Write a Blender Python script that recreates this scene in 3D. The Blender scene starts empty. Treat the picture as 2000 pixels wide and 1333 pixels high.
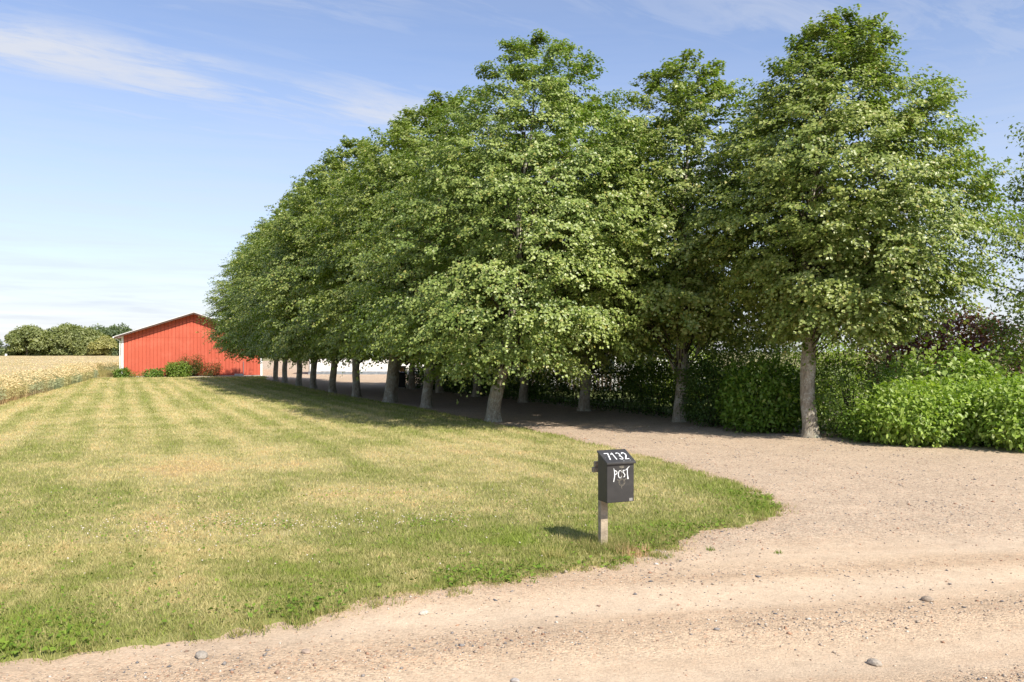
import bpy, bmesh, math, random
import numpy as np
from mathutils import Vector, Matrix

# ------------------------------------------------------------------ camera, sky, sun, exposure
SC = bpy.context.scene
COL = SC.collection
R = math.radians
EYE = 2.2
cam_d = bpy.data.cameras.new('camera')
cam_d.sensor_width = 36.0
cam_d.lens = 36.0 * 1570 / 2000
cam_d.shift_y = 20.5 / 2000
cam_d.clip_start = 0.1
cam_d.clip_end = 6000
cam = bpy.data.objects.new('camera', cam_d)
COL.objects.link(cam)
cam.location = (0, 0, EYE)
cam.rotation_euler = (R(90), 0, 0)
SC.camera = cam

SUN_EL, SUN_AZ = R(45), R(36)          # azimuth: to the right of straight behind the camera
to_sun = Vector((math.sin(SUN_AZ) * math.cos(SUN_EL), -math.cos(SUN_AZ) * math.cos(SUN_EL), math.sin(SUN_EL)))
sun_d = bpy.data.lights.new('sun', 'SUN')
sun_d.energy = 4.6
sun_d.angle = R(0.6)
sun_d.color = (1.0, 0.93, 0.82)
sun = bpy.data.objects.new('sun', sun_d)
COL.objects.link(sun)
sun.rotation_euler = to_sun.to_track_quat('Z', 'Y').to_euler()

W = bpy.data.worlds.new('World')
SC.world = W
W.use_nodes = True
SC.view_settings.view_transform = 'Standard'
SC.view_settings.look = 'None'
SC.view_settings.gamma = 1.0
SC.view_settings.use_curve_mapping = False
SC.view_settings.exposure = 0.72
SC.render.engine = 'CYCLES'
SC.cycles.max_bounces = 8
SC.cycles.diffuse_bounces = 6
SC.cycles.transmission_bounces = 6
SC.cycles.transparent_max_bounces = 8
try:
    SC.cycles.use_denoising = True
except Exception:
    pass


class NT:
    """small helper for node trees"""
    def __init__(s, tree):
        s.t = tree
        s.n = tree.nodes
        s.l = tree.links

    def new(s, kind, **kw):
        nd = s.n.new(kind)
        for k, v in kw.items():
            if k == 'inp':
                for i, val in v.items():
                    if hasattr(val, 'is_output') and val.is_output:
                        s.l.new(val, nd.inputs[i])
                    else:
                        nd.inputs[i].default_value = val
            else:
                setattr(nd, k, v)
        return nd

    def math(s, op, a, b=None, c=None):
        nd = s.new('ShaderNodeMath', operation=op)
        for i, v in enumerate((a, b, c)):
            if v is None:
                continue
            if hasattr(v, 'is_output'):
                s.l.new(v, nd.inputs[i])
            else:
                nd.inputs[i].default_value = v
        return nd.outputs[0]

    def mix(s, f, a, b, blend='MIX'):
        nd = s.new('ShaderNodeMix', data_type='RGBA', blend_type=blend)
        for i, v in ((0, f), (6, a), (7, b)):
            if hasattr(v, 'is_output'):
                s.l.new(v, nd.inputs[i])
            else:
                nd.inputs[i].default_value = v
        return nd.outputs[2]

    def ramp(s, f, stops, interp='LINEAR'):
        nd = s.new('ShaderNodeValToRGB')
        s.l.new(f, nd.inputs[0])
        cr = nd.color_ramp
        cr.interpolation = interp
        while len(cr.elements) < len(stops):
            cr.elements.new(0.5)
        for e, (p, c) in zip(cr.elements, stops):
            e.position = p
            e.color = c if len(c) == 4 else (*c, 1)
        return nd.outputs[0]

    def maprange(s, v, a, b, c=0.0, d=1.0, smooth=True):
        nd = s.new('ShaderNodeMapRange', interpolation_type='SMOOTHSTEP' if smooth else 'LINEAR')
        s.l.new(v, nd.inputs[0])
        for i, x in zip((1, 2, 3, 4), (a, b, c, d)):
            nd.inputs[i].default_value = x
        return nd.outputs[0]

    def noise(s, vec, scale, detail=4, rough=0.55, dist=0.0):
        nd = s.new('ShaderNodeTexNoise')
        if vec is not None:
            s.l.new(vec, nd.inputs['Vector'])
        nd.inputs['Scale'].default_value = scale
        nd.inputs['Detail'].default_value = detail
        nd.inputs['Roughness'].default_value = rough
        nd.inputs['Distortion'].default_value = dist
        return nd.outputs[0]


# ---- world: Nishita sky with high thin cloud
w = NT(W.node_tree)
w.n.clear()
sky = w.new('ShaderNodeTexSky', sky_type='NISHITA', sun_disc=False, sun_elevation=SUN_EL,
            sun_rotation=math.pi - SUN_AZ, altitude=50, air_density=1.0, dust_density=0.3, ozone_density=2.6)
tc = w.new('ShaderNodeTexCoord')
sep = w.new('ShaderNodeSeparateXYZ')
w.l.new(tc.outputs['Generated'], sep.inputs[0])
dz = w.math('MAXIMUM', sep.outputs[2], 0.015)
u = w.math('DIVIDE', sep.outputs[0], dz)
v = w.math('DIVIDE', sep.outputs[1], dz)
# streak direction on the cloud sheet
ca, sa = 0.81, 0.585
along = w.math('ADD', w.math('MULTIPLY', u, ca), w.math('MULTIPLY', v, sa))
across = w.math('ADD', w.math('MULTIPLY', u, -sa), w.math('MULTIPLY', v, ca))
comb = w.new('ShaderNodeCombineXYZ', inp={0: w.math('MULTIPLY', along, 0.34), 1: across, 2: 0.0})
warp = w.noise(comb.outputs[0], 0.8, 3, 0.5)
streak = w.noise(comb.outputs[0], 1.5, 7, 0.62, 0.5)
fine = w.noise(comb.outputs[0], 5.0, 6, 0.65, 0.9)
# the long cirrus band
bx_ = w.math('ADD', across, w.math('MULTIPLY', w.math('SUBTRACT', warp, 0.5), 0.75))
dist = w.math('ABSOLUTE', w.math('SUBTRACT', bx_, 3.07))
band = w.maprange(dist, 0.0, 0.75, 1.0, 0.0)
band = w.math('MULTIPLY', band, w.maprange(streak, 0.30, 0.60, 0.15, 1.0))
wisps = w.maprange(streak, 0.50, 0.78, 0.0, 0.7)
wisps2 = w.math('MULTIPLY', w.maprange(warp, 0.38, 0.58, 0.0, 1.0), w.maprange(fine, 0.32, 0.64, 0.15, 0.85))
cl = w.math('MAXIMUM', w.math('MULTIPLY', band, w.maprange(fine, 0.28, 0.62, 0.30, 1.0)), w.math('MULTIPLY', wisps, w.maprange(fine, 0.3, 0.65, 0.3, 1.0)))
cl = w.math('MAXIMUM', cl, w.math('MULTIPLY', wisps2, 0.5))
# veil that thickens to the horizon, with flat low cloud rolls
lowvec = w.new('ShaderNodeMapping', inp={0: tc.outputs['Generated'], 3: (2.2, 2.2, 30.0)})
low = w.noise(lowvec.outputs[0], 2.6, 6, 0.6, 0.3)
elev = sep.outputs[2]
veil = w.maprange(elev, 0.0, 0.34, 0.92, 0.14, False)
veil = w.math('MULTIPLY', veil, w.maprange(low, 0.2, 0.7, 0.65, 1.0))
fac = w.math('MINIMUM', w.math('MAXIMUM', cl, veil), 0.96)
under = w.math('MULTIPLY', w.maprange(low, 0.5, 0.68, 0.0, 0.42), w.maprange(elev, 0.03, 0.14, 1.0, 0.0))
cloud_col = w.mix(under, (3.9, 4.1, 4.6, 1), (3.05, 3.4, 4.05, 1))
tint = w.mix(1.0, sky.outputs[0], (1.02, 0.96, 1.02, 1), 'MULTIPLY')
skymix = w.mix(fac, tint, cloud_col)
bg = w.new('ShaderNodeBackground', inp={0: skymix, 1: 0.115})
wo = w.new('ShaderNodeOutputWorld')
w.l.new(bg.outputs[0], wo.inputs[0])

# ------------------------------------------------------------------ mesh helpers
rng = np.random.default_rng(7)


def mesh_np(name, verts, faces, cols=None, smooth=False):
    """faces: (M,3) or (M,4) int array, or a list of such arrays"""
    if not isinstance(faces, (list, tuple)):
        faces = [faces]
    faces = [np.asarray(f, dtype=np.int32) for f in faces if len(f)]
    me = bpy.data.meshes.new(name)
    verts = np.asarray(verts, dtype=np.float32)
    me.vertices.add(len(verts))
    me.vertices.foreach_set('co', verts.ravel())
    loops = np.concatenate([f.ravel() for f in faces])
    tot = np.concatenate([np.full(len(f), f.shape[1], np.int32) for f in faces])
    start = np.concatenate([[0], np.cumsum(tot)[:-1]]).astype(np.int32)
    me.loops.add(len(loops))
    me.loops.foreach_set('vertex_index', loops)
    me.polygons.add(len(tot))
    me.polygons.foreach_set('loop_start', start)
    if smooth:
        me.polygons.foreach_set('use_smooth', np.ones(len(tot), dtype=bool))
    if cols is not None:
        cols = np.asarray(cols, dtype=np.float32)
        if cols.shape[1] == 3:
            cols = np.concatenate([cols, np.ones((len(cols), 1), np.float32)], 1)
        a = me.color_attributes.new('tone', 'FLOAT_COLOR', 'POINT')
        a.data.foreach_set('color', cols.ravel())
    me.update(calc_edges=True)
    me.validate()
    return me


def link(name, me, mat=None, parent=None, loc=None, rot=None):
    o = bpy.data.objects.new(name, me)
    COL.objects.link(o)
    if me is not None and mat is not None and len(me.materials) == 0:
        me.materials.append(mat)
    if parent is not None:
        o.parent = parent
    if loc is not None:
        o.location = loc
    if rot is not None:
        o.rotation_euler = rot
    return o


def thing(name, label, cat, loc=(0, 0, 0), rotz=0.0, group=None):
    o = bpy.data.objects.new(name, None)
    COL.objects.link(o)
    o.location = loc
    o.rotation_euler = (0, 0, rotz)
    o.empty_display_size = 0.2
    return tag(o, label, cat, group)


def tag(o, label, cat, group=None):
    o['label'] = label
    o['category'] = cat
    if group:
        o['group'] = group
    return o


def setting(o, kind='structure', label=None):
    o['kind'] = kind
    if label:
        o['label'] = label
    return o


class MB:
    """collects boxes, tubes and polygons into one mesh"""
    def __init__(s):
        s.v, s.f = [], []

    def add(s, vs, fs):
        b = len(s.v)
        s.v += [tuple(x) for x in vs]
        s.f += [tuple(i + b for i in f) for f in fs]
        return s

    def box(s, x0, x1, y0, y1, z0, z1):
        return s.add([(x0, y0, z0), (x1, y0, z0), (x1, y1, z0), (x0, y1, z0), (x0, y0, z1), (x1, y0, z1), (x1, y1, z1), (x0, y1, z1)],
                     [(0, 3, 2, 1), (4, 5, 6, 7), (0, 1, 5, 4), (1, 2, 6, 5), (2, 3, 7, 6), (3, 0, 4, 7)])

    def prism(s, poly, y0, y1):
        """polygon in x,z pushed along y"""
        n = len(poly)
        vs = [(x, y0, z) for x, z in poly] + [(x, y1, z) for x, z in poly]
        fs = [tuple(range(n)), tuple(range(2 * n - 1, n - 1, -1))]
        fs += [(i, i + n, (i + 1) % n + n, (i + 1) % n) for i in range(n)]
        return s.add(vs, fs)

    def tube(s, pts, rad, n=6, cap=True):
        pts = [Vector(p) for p in pts]
        if not hasattr(rad, '__len__'):
            rad = [rad] * len(pts)
        vs = []
        for i, p in enumerate(pts):
            d = (pts[min(i + 1, len(pts) - 1)] - pts[max(i - 1, 0)]).normalized()
            a = d.orthogonal().normalized() if abs(d.z) < 0.9 else Vector((1, 0, 0)).cross(d).normalized()
            b = d.cross(a)
            for k in range(n):
                t = 2 * math.pi * k / n
                vs.append(p + (a * math.cos(t) + b * math.sin(t)) * rad[i])
        fs = []
        for i in range(len(pts) - 1):
            for k in range(n):
                fs.append((i * n + k, i * n + (k + 1) % n, (i + 1) * n + (k + 1) % n, (i + 1) * n + k))
        if cap:
            fs.append(tuple(range(n - 1, -1, -1)))
            fs.append(tuple((len(pts) - 1) * n + k for k in range(n)))
        return s.add(vs, fs)

    def mesh(s, name='mesh', smooth=False):
        me = bpy.data.meshes.new(name)
        me.from_pydata(s.v, [], s.f)
        if smooth:
            for p in me.polygons:
                p.use_smooth = True
        me.update()
        return me

    def build(s, name, mat, parent=None, bevel=0.0, smooth=False, loc=None, rot=None):
        me = s.mesh(name, smooth)
        if bevel:
            bm = bmesh.new()
            bm.from_mesh(me)
            bmesh.ops.recalc_face_normals(bm, faces=bm.faces)
            bmesh.ops.bevel(bm, geom=list(bm.edges), offset=bevel, segments=2, affect='EDGES', profile=0.5, clamp_overlap=True)
            bm.to_mesh(me)
            bm.free()
        return link(name, me, mat, parent, loc, rot)


# ---- numpy value noise
_perm = np.random.default_rng(3).random((256, 256)).astype(np.float32)


def vnoise(x, y, seed=0):
    x = x + seed * 17.31
    y = y + seed * 9.73
    xi, yi = np.floor(x).astype(int), np.floor(y).astype(int)
    fx, fy = x - xi, y - yi
    fx = fx * fx * (3 - 2 * fx)
    fy = fy * fy * (3 - 2 * fy)
    a = _perm[xi & 255, yi & 255]
    b = _perm[(xi + 1) & 255, yi & 255]
    c = _perm[xi & 255, (yi + 1) & 255]
    d = _perm[(xi + 1) & 255, (yi + 1) & 255]
    return (a * (1 - fx) + b * fx) * (1 - fy) + (c * (1 - fx) + d * fx) * fy


def fbm(x, y, oct=4, seed=0):
    t, a, s = 0, 0.5, 0
    for i in range(oct):
        t = t + a * vnoise(x * 2 ** i, y * 2 ** i, seed + i)
        s += a
        a *= 0.5
    return t / s


def sstep(x, a, b):
    t = np.clip((x - a) / (b - a), 0, 1)
    return t * t * (3 - 2 * t)


def lerp(a, b, t):
    t = np.asarray(t)[..., None]
    return np.asarray(a) * (1 - t) + np.asarray(b) * t


def signed(poly, X, Y):
    """signed distance to a polygon, positive inside"""
    P = np.asarray(poly, float)
    X = np.asarray(X, float)
    Y = np.asarray(Y, float)
    dmin = np.full(X.shape, 1e9)
    ins = np.zeros(X.shape, bool)
    n = len(P)
    for i in range(n):
        x0, y0 = P[i]
        x1, y1 = P[(i + 1) % n]
        dx, dy = x1 - x0, y1 - y0
        t = np.clip(((X - x0) * dx + (Y - y0) * dy) / (dx * dx + dy * dy + 1e-12), 0, 1)
        dmin = np.minimum(dmin, (X - x0 - t * dx) ** 2 + (Y - y0 - t * dy) ** 2)
        if y0 != y1:
            c = ((y0 > Y) != (y1 > Y)) & (X < (x1 - x0) * (Y - y0) / (y1 - y0) + x0)
            ins ^= c
    d = np.sqrt(dmin)
    return np.where(ins, d, -d)


def smooth_poly(pts, k=2):
    P = np.asarray(pts, float)
    for _ in range(k):
        Q = np.empty((2 * len(P), 2))
        N = np.roll(P, -1, 0)
        Q[0::2] = 0.75 * P + 0.25 * N
        Q[1::2] = 0.25 * P + 0.75 * N
        P = Q
    return P


# ------------------------------------------------------------------ materials
def new_mat(name):
    m = bpy.data.materials.new(name)
    m.use_nodes = True
    t = NT(m.node_tree)
    t.n.clear()
    out = t.new('ShaderNodeOutputMaterial')
    return m, t, out


def plain(name, col, rough=0.7, var=0.12, scale=6.0, bump=0.0, metallic=0.0, spec=0.4, dirt=None):
    m, t, out = new_mat(name)
    tcn = t.new('ShaderNodeTexCoord')
    nz = t.noise(tcn.outputs['Object'], scale, 6, 0.6)
    c0 = tuple(max(0, x * (1 - var)) for x in col) + (1,)
    c1 = tuple(min(1, x * (1 + var)) for x in col) + (1,)
    c = t.mix(t.maprange(nz, 0.3, 0.7), c0, c1)
    if dirt:
        n2 = t.noise(tcn.outputs['Object'], scale * 0.37, 8, 0.7)
        c = t.mix(t.maprange(n2, 0.52, 0.72, 0.0, dirt[1]), c, (*dirt[0], 1))
    p = t.new('ShaderNodeBsdfPrincipled', inp={'Base Color': c, 'Roughness': rough, 'Metallic': metallic, 'Specular IOR Level': spec})
    if bump:
        n3 = t.noise(tcn.outputs['Object'], scale * 5, 6, 0.65)
        b = t.new('ShaderNodeBump', inp={'Strength': bump, 'Distance': 0.02, 'Height': n3})
        t.l.new(b.outputs[0], p.inputs['Normal'])
    t.l.new(p.outputs[0], out.inputs[0])
    return m


def leaf_mat(name, rough=0.5, trans=0.35, tcol=(1.5, 1.7, 0.45), spec=0.35, tint=0.0):
    m, t, out = new_mat(name)
    at = t.new('ShaderNodeAttribute', attribute_name='tone')
    oi = t.new('ShaderNodeObjectInfo')
    hs = t.new('ShaderNodeHueSaturation', inp={'Hue': t.maprange(oi.outputs['Random'], 0, 1, 0.5 - tint, 0.5 + tint, False),
                                               'Value': t.maprange(oi.outputs['Random'], 0, 1, 1 - 5 * tint, 1 + 5 * tint, False), 'Color': at.outputs[0]})
    at = hs
    p = t.new('ShaderNodeBsdfPrincipled', inp={'Base Color': at.outputs[0], 'Roughness': rough, 'Specular IOR Level': spec})
    tr = t.new('ShaderNodeBsdfTranslucent', inp={0: t.mix(1.0, at.outputs[0], (*tcol, 1), 'MULTIPLY')})
    mx = t.new('ShaderNodeMixShader', inp={0: trans})
    t.l.new(p.outputs[0], mx.inputs[1])
    t.l.new(tr.outputs[0], mx.inputs[2])
    t.l.new(mx.outputs[0], out.inputs[0])
    return m


M_LEAF = leaf_mat('lime_leaf', 0.42, 0.26, (1.1, 1.5, 0.40), 0.55, 0.006)
M_BUSH = leaf_mat('shrub_leaf', 0.45, 0.32, spec=0.4)
M_GRASS = leaf_mat('grass_blade', 0.65, 0.30, (1.2, 1.2, 0.7), 0.2)
M_WHEAT = leaf_mat('wheat_stalk', 0.65, 0.25, (1.15, 1.05, 0.7), 0.2)
M_STONE = leaf_mat('road_stone', 0.85, 0.0, spec=0.25)
M_PETAL = leaf_mat('petal', 0.6, 0.25, (1, 1, 1), 0.2)


def ground_mat(name, bump, fine_scale, fine_amt, speck=None, bdist=0.02):
    m, t, out = new_mat(name)
    at = t.new('ShaderNodeAttribute', attribute_name='tone')
    tcn = t.new('ShaderNodeTexCoord')
    n1 = t.noise(tcn.outputs['Object'], fine_scale, 8, 0.7)
    n2 = t.noise(tcn.outputs['Object'], fine_scale * 0.13, 6, 0.65)
    k = t.maprange(n1, 0.25, 0.75, 1 - fine_amt, 1 + fine_amt, False)
    k2 = t.maprange(n2, 0.25, 0.75, 1 - fine_amt * 0.6, 1 + fine_amt * 0.6, False)
    kk = t.math('MULTIPLY', k, k2)
    cc = t.new('ShaderNodeCombineColor', inp={0: kk, 1: kk, 2: kk})
    c = t.mix(1.0, at.outputs[0], cc.outputs[0], 'MULTIPLY')
    hgt = n1
    if speck:
        vo = t.new('ShaderNodeTexVoronoi', feature='F1')
        t.l.new(tcn.outputs['Object'], vo.inputs['Vector'])
        vo.inputs['Scale'].default_value = speck
        sepc = t.new('ShaderNodeSeparateColor')
        t.l.new(vo.outputs['Color'], sepc.inputs[0])
        stone = t.ramp(sepc.outputs[0], [(0.0, (0.42, 0.40, 0.40)), (0.25, (0.80, 0.76, 0.72)), (0.6, (1.0, 0.97, 0.94)), (0.85, (1.2, 1.17, 1.12)), (1.0, (0.90, 0.66, 0.55))])
        c = t.mix(t.maprange(at.outputs['Alpha'], 0, 1, 0.15, 0.80, False), c, t.mix(1.0, c, stone, 'MULTIPLY'))
        hgt = t.math('SUBTRACT', n1, t.math('MULTIPLY', vo.outputs['Distance'], t.maprange(at.outputs['Alpha'], 0, 1, 0.1, 1.0, False)))
    p = t.new('ShaderNodeBsdfPrincipled', inp={'Base Color': c, 'Roughness': 0.95, 'Specular IOR Level': 0.15})
    b = t.new('ShaderNodeBump', inp={'Strength': bump, 'Distance': bdist, 'Height': hgt})
    t.l.new(b.outputs[0], p.inputs['Normal'])
    t.l.new(p.outputs[0], out.inputs[0])
    return m


M_LAWN = ground_mat('lawn_soil', 0.6, 60.0, 0.25)
M_GRAVEL = ground_mat('gravel', 0.8, 50.0, 0.20, speck=48.0, bdist=0.014)


def bark_mat():
    m, t, out = new_mat('lime_bark')
    tcn = t.new('ShaderNodeTexCoord')
    mp = t.new('ShaderNodeMapping', inp={0: tcn.outputs['Object'], 3: (1, 1, 0.28)})
    n1 = t.noise(mp.outputs[0], 26, 8, 0.65, 0.4)
    n2 = t.noise(tcn.outputs['Object'], 3.2, 8, 0.68, 0.6)
    n3 = t.noise(tcn.outputs['Object'], 24, 5, 0.7)
    c = t.ramp(n1, [(0.25, (0.070, 0.058, 0.043)), (0.5, (0.30, 0.262, 0.200)), (0.75, (0.46, 0.415, 0.335))])
    lich = t.math('MULTIPLY', t.maprange(n2, 0.46, 0.60), t.maprange(n3, 0.42, 0.56, 0.0, 1.0))
    c = t.mix(t.math('MULTIPLY', lich, 0.75), c, (0.52, 0.52, 0.44, 1))
    moss = t.maprange(t.noise(tcn.outputs['Object'], 1.7, 6, 0.6), 0.55, 0.72, 0.0, 0.55)
    c = t.mix(moss, c, (0.13, 0.14, 0.055, 1))
    p = t.new('ShaderNodeBsdfPrincipled', inp={'Base Color': c, 'Roughness': 0.92, 'Specular IOR Level': 0.15})
    b = t.new('ShaderNodeBump', inp={'Strength': 0.9, 'Distance': 0.035, 'Height': n1})
    t.l.new(b.outputs[0], p.inputs['Normal'])
    t.l.new(p.outputs[0], out.inputs[0])
    return m


M_BARK = bark_mat()
M_TWIG = plain('twig_bark', (0.055, 0.043, 0.028), 0.9, 0.35, 12)


def paint_board(name, col, wear):
    m, t, out = new_mat(name)
    tcn = t.new('ShaderNodeTexCoord')
    oi = t.new('ShaderNodeObjectInfo')
    mp = t.new('ShaderNodeMapping', inp={0: tcn.outputs['Object'], 3: (14, 14, 0.9)})
    n1 = t.noise(mp.outputs[0], 3, 8, 0.65)
    n2 = t.noise(tcn.outputs['Object'], 0.9, 6, 0.6)
    c = t.mix(t.maprange(n1, 0.3, 0.75), (*[x * 0.88 for x in col], 1), (*[min(1, x * 1.08) for x in col], 1))
    c = t.mix(t.maprange(n2, 0.45, 0.75, 0, 0.5), c, (*wear, 1))
    hs = t.new('ShaderNodeHueSaturation', inp={'Value': t.maprange(oi.outputs['Random'], 0, 1, 0.96, 1.03, False), 'Color': c})
    p = t.new('ShaderNodeBsdfPrincipled', inp={'Base Color': hs.outputs[0], 'Roughness': 0.6, 'Specular IOR Level': 0.3})
    b = t.new('ShaderNodeBump', inp={'Strength': 0.2, 'Distance': 0.01, 'Height': n1})
    t.l.new(b.outputs[0], p.inputs['Normal'])
    t.l.new(p.outputs[0], out.inputs[0])
    return m


M_RED = paint_board('falu_red_paint', (0.50, 0.102, 0.056), (0.60, 0.160, 0.098))
M_WHITE = plain('white_paint', (0.80, 0.80, 0.77), 0.5, 0.05, 3, dirt=((0.55, 0.54, 0.48), 0.35))
M_RENDER = plain('white_render', (0.82, 0.81, 0.78), 0.9, 0.04, 2, bump=0.2)
M_PLINTH = plain('grey_plinth', (0.22, 0.25, 0.28), 0.85, 0.2, 4, bump=0.3)
M_DARKTRIM = plain('brown_trim', (0.085, 0.05, 0.035), 0.6, 0.2, 5)
M_ROOFSHEET = plain('fibre_cement_roof', (0.72, 0.72, 0.70), 0.8, 0.08, 2, bump=0.2, dirt=((0.25, 0.25, 0.2), 0.4))
M_TILE = plain('roof_tile_dark', (0.10, 0.085, 0.075), 0.8, 0.25, 5)
M_CONCRETE = plain('concrete', (0.42, 0.39, 0.34), 0.9, 0.15, 5, bump=0.4)
M_BROWNFRAME = plain('brown_window_frame', (0.11, 0.075, 0.05), 0.55, 0.2, 6)
M_BIN = plain('black_plastic', (0.012, 0.013, 0.014), 0.45, 0.3, 6)
M_GREYMETAL = plain('galvanised', (0.35, 0.36, 0.36), 0.4, 0.15, 9, metallic=0.6)
M_POST = plain('weathered_timber', (0.36, 0.295, 0.21), 0.85, 0.28, 9, bump=0.5, dirt=((0.17, 0.135, 0.09), 0.7))
M_BOXPAINT = plain('charcoal_paint', (0.037, 0.036, 0.035), 0.48, 0.15, 9, bump=0.05, dirt=((0.085, 0.08, 0.07), 0.5))
M_LETTER = plain('white_lettering', (0.72, 0.74, 0.74), 0.5, 0.10, 30, dirt=((0.30, 0.31, 0.31), 0.6))
M_EMBLEM = plain('worn_emblem', (0.17, 0.155, 0.125), 0.6, 0.45, 90, dirt=((0.05, 0.047, 0.042), 0.9))
M_STICKER = plain('grey_sticker', (0.24, 0.235, 0.225), 0.5, 0.3, 120)
M_BRICK = plain('orange_brick', (0.50, 0.22, 0.10), 0.85, 0.2, 12)


def glass_mat():
    m, t, out = new_mat('window_glass')
    p = t.new('ShaderNodeBsdfPrincipled', inp={'Base Color': (0.05, 0.065, 0.065, 1), 'Roughness': 0.06, 'Specular IOR Level': 0.8})
    t.l.new(p.outputs[0], out.inputs[0])
    return m


M_GLASS = glass_mat()

# ------------------------------------------------------------------ ground, road and driveway, lawn
ROW = np.array([-0.440, 0.898])            # the direction in which the avenue runs
PERP = np.array([0.898, 0.440])
lawn_poly = smooth_poly([
    (-19.8, 64.4), (-18.4, 60.8), (-15.6, 55.2), (-11.7, 47.0), (-7.6, 38.4), (-5.2, 34.1), (-3.3, 30.6), (-0.6, 24.6), (0.62, 22.2),
    (1.5, 20.4), (2.65, 17.3), (3.35, 15.05), (3.75, 13.25), (3.75, 11.95), (3.68, 11.3), (3.15, 10.55), (2.35, 9.75), (1.72, 8.9), (1.06, 8.32),
    (0.0, 7.7), (-1.12, 7.05), (-2.05, 6.38), (-2.95, 6.06), (-3.75, 5.80), (-6.2, 5.15), (-12, 4.2), (-24, 2.6), (-26, 5.5), (-18, 20), (-20.9, 31.5),
    (-27, 48.0), (-34.3, 65.6), (-34.3, 66.6), (-32.8, 66.8), (-22.4, 69.9), (-21.0, 69.4)], 1)
wheat_poly = [(-12.4, 12), (-20.9, 32.9), (-35.0, 67.7), (-37.5, 71.0), (-42.5, 82.0), (-41, 96), (-62, 150), (-100, 262), (-330, 262), (-330, 12)]


def lawn_edge(X, Y):
    d = signed(lawn_poly, X, Y)
    return d + (fbm(X * 1.3, Y * 1.3, 3, 5) - 0.5) * 0.50 + (fbm(X * 5, Y * 5, 3, 8) - 0.5) * 0.26


def lawn_tone(X, Y, D):
    """straw / green balance of the mown grass, 0 straw, 1 green"""
    al = X * ROW[0] + Y * ROW[1]
    pe = X * PERP[0] + Y * PERP[1]
    g = 0.45 + (fbm(X * 0.8, Y * 0.8, 5, 1) - 0.5) * (0.9 - 0.45 * sstep(Y, 14, 30)) + (fbm(pe * 1.3, al * 0.22, 3, 2) - 0.5) * 0.6
    far = sstep(Y, 11, 28)
    stripe = 0.5 + 0.5 * np.sin(pe * 2 * math.pi / 1.0 + 1.6 * (fbm(al * 0.15, pe * 0.2, 2, 4)))
    g = g + far * (stripe - 0.5) * 0.30 + (1 - far) * (stripe - 0.5) * 0.07
    g = g + 0.30 * sstep(D, 1.6, 0.2) * sstep(Y, 16, 9)              # greener strip along the road
    g = g + 0.55 * np.exp(-(((X + 0.2) / 1.3) ** 2 + ((Y - 9.3) / 0.8) ** 2))   # lush patch left of the letter box
    g = g - 0.40 * np.exp(-(((X + 2.2) / 1.3) ** 2 + ((Y - 12.0) / 0.9) ** 2))  # scorched patch
    g = g - 0.35 * np.exp(-(((X + 6.5) / 2.0) ** 2 + ((Y - 15.0) / 1.3) ** 2))
    g = g + 0.30 * sstep(pe, 5.5, 9.5) * sstep(Y, 20, 30)             # under the trees the grass stays greener
    return np.clip(g, 0, 1)


STRAW = np.array([0.60, 0.515, 0.250])
TAN = np.array([0.64, 0.455, 0.225])
GREEN = np.array([0.330, 0.335, 0.110])
LUSH = np.array([0.250, 0.325, 0.048])


def lawn_colour(g, j):
    c = lerp(STRAW, GREEN, sstep(g, 0.15, 0.75))
    c = lerp(c, LUSH, sstep(g, 0.78, 1.0) * 0.8)
    c = lerp(c, TAN, sstep(g, 0.16, 0.02) * 0.7)
    return c * (0.74 + 0.36 * np.asarray(j))[..., None]


def fan_grid(y0, y1, step, a0, a1):
    ny = int(math.log(y1 / y0) / step) + 1
    na = int((a1 - a0) / step) + 1
    Y = np.exp(np.linspace(math.log(y0), math.log(y1), ny))
    A = np.linspace(a0, a1, na)
    YY, AA = np.meshgrid(Y, A, indexing='ij')
    X = AA * YY
    idx = np.arange(ny * na).reshape(ny, na)
    q = np.stack([idx[:-1, :-1], idx[:-1, 1:], idx[1:, 1:], idx[1:, :-1]], -1).reshape(-1, 4)
    return X.ravel(), YY.ravel(), q


# the big sheet that reaches the horizon
gm = MB()
gm.add([(-3000, -3000, -0.09), (3000, -3000, -0.09), (3000, 3000, -0.09), (-3000, 3000, -0.09)], [(0, 1, 2, 3)])
setting(gm.build('ground', plain('meadow', (0.20, 0.18, 0.07), 0.95, 0.3, 0.2)))


def road_frame(X, Y):
    """distance across the road (towards the viewer is negative) and along it"""
    dx, dy = 0.985, 0.172
    return -X * dy + Y * dx, X * dx + Y * dy


def gravel_height(X, Y):
    s, a = road_frame(X, Y)
    s = s + (fbm(a * 0.16, s * 0.2, 2, 11) - 0.5) * 0.7
    z = (fbm(X * 0.9, Y * 0.9, 3, 12) - 0.5) * 0.035
    for c, wd, amp in ((5.1, 0.34, -0.022), (6.55, 0.36, -0.020), (5.8, 0.28, 0.015), (4.3, 0.45, 0.030), (7.25, 0.3, 0.010)):
        z = z + amp * np.exp(-((s - c) / wd) ** 2) * sstep(Y, 16, 9)
    return z


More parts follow.
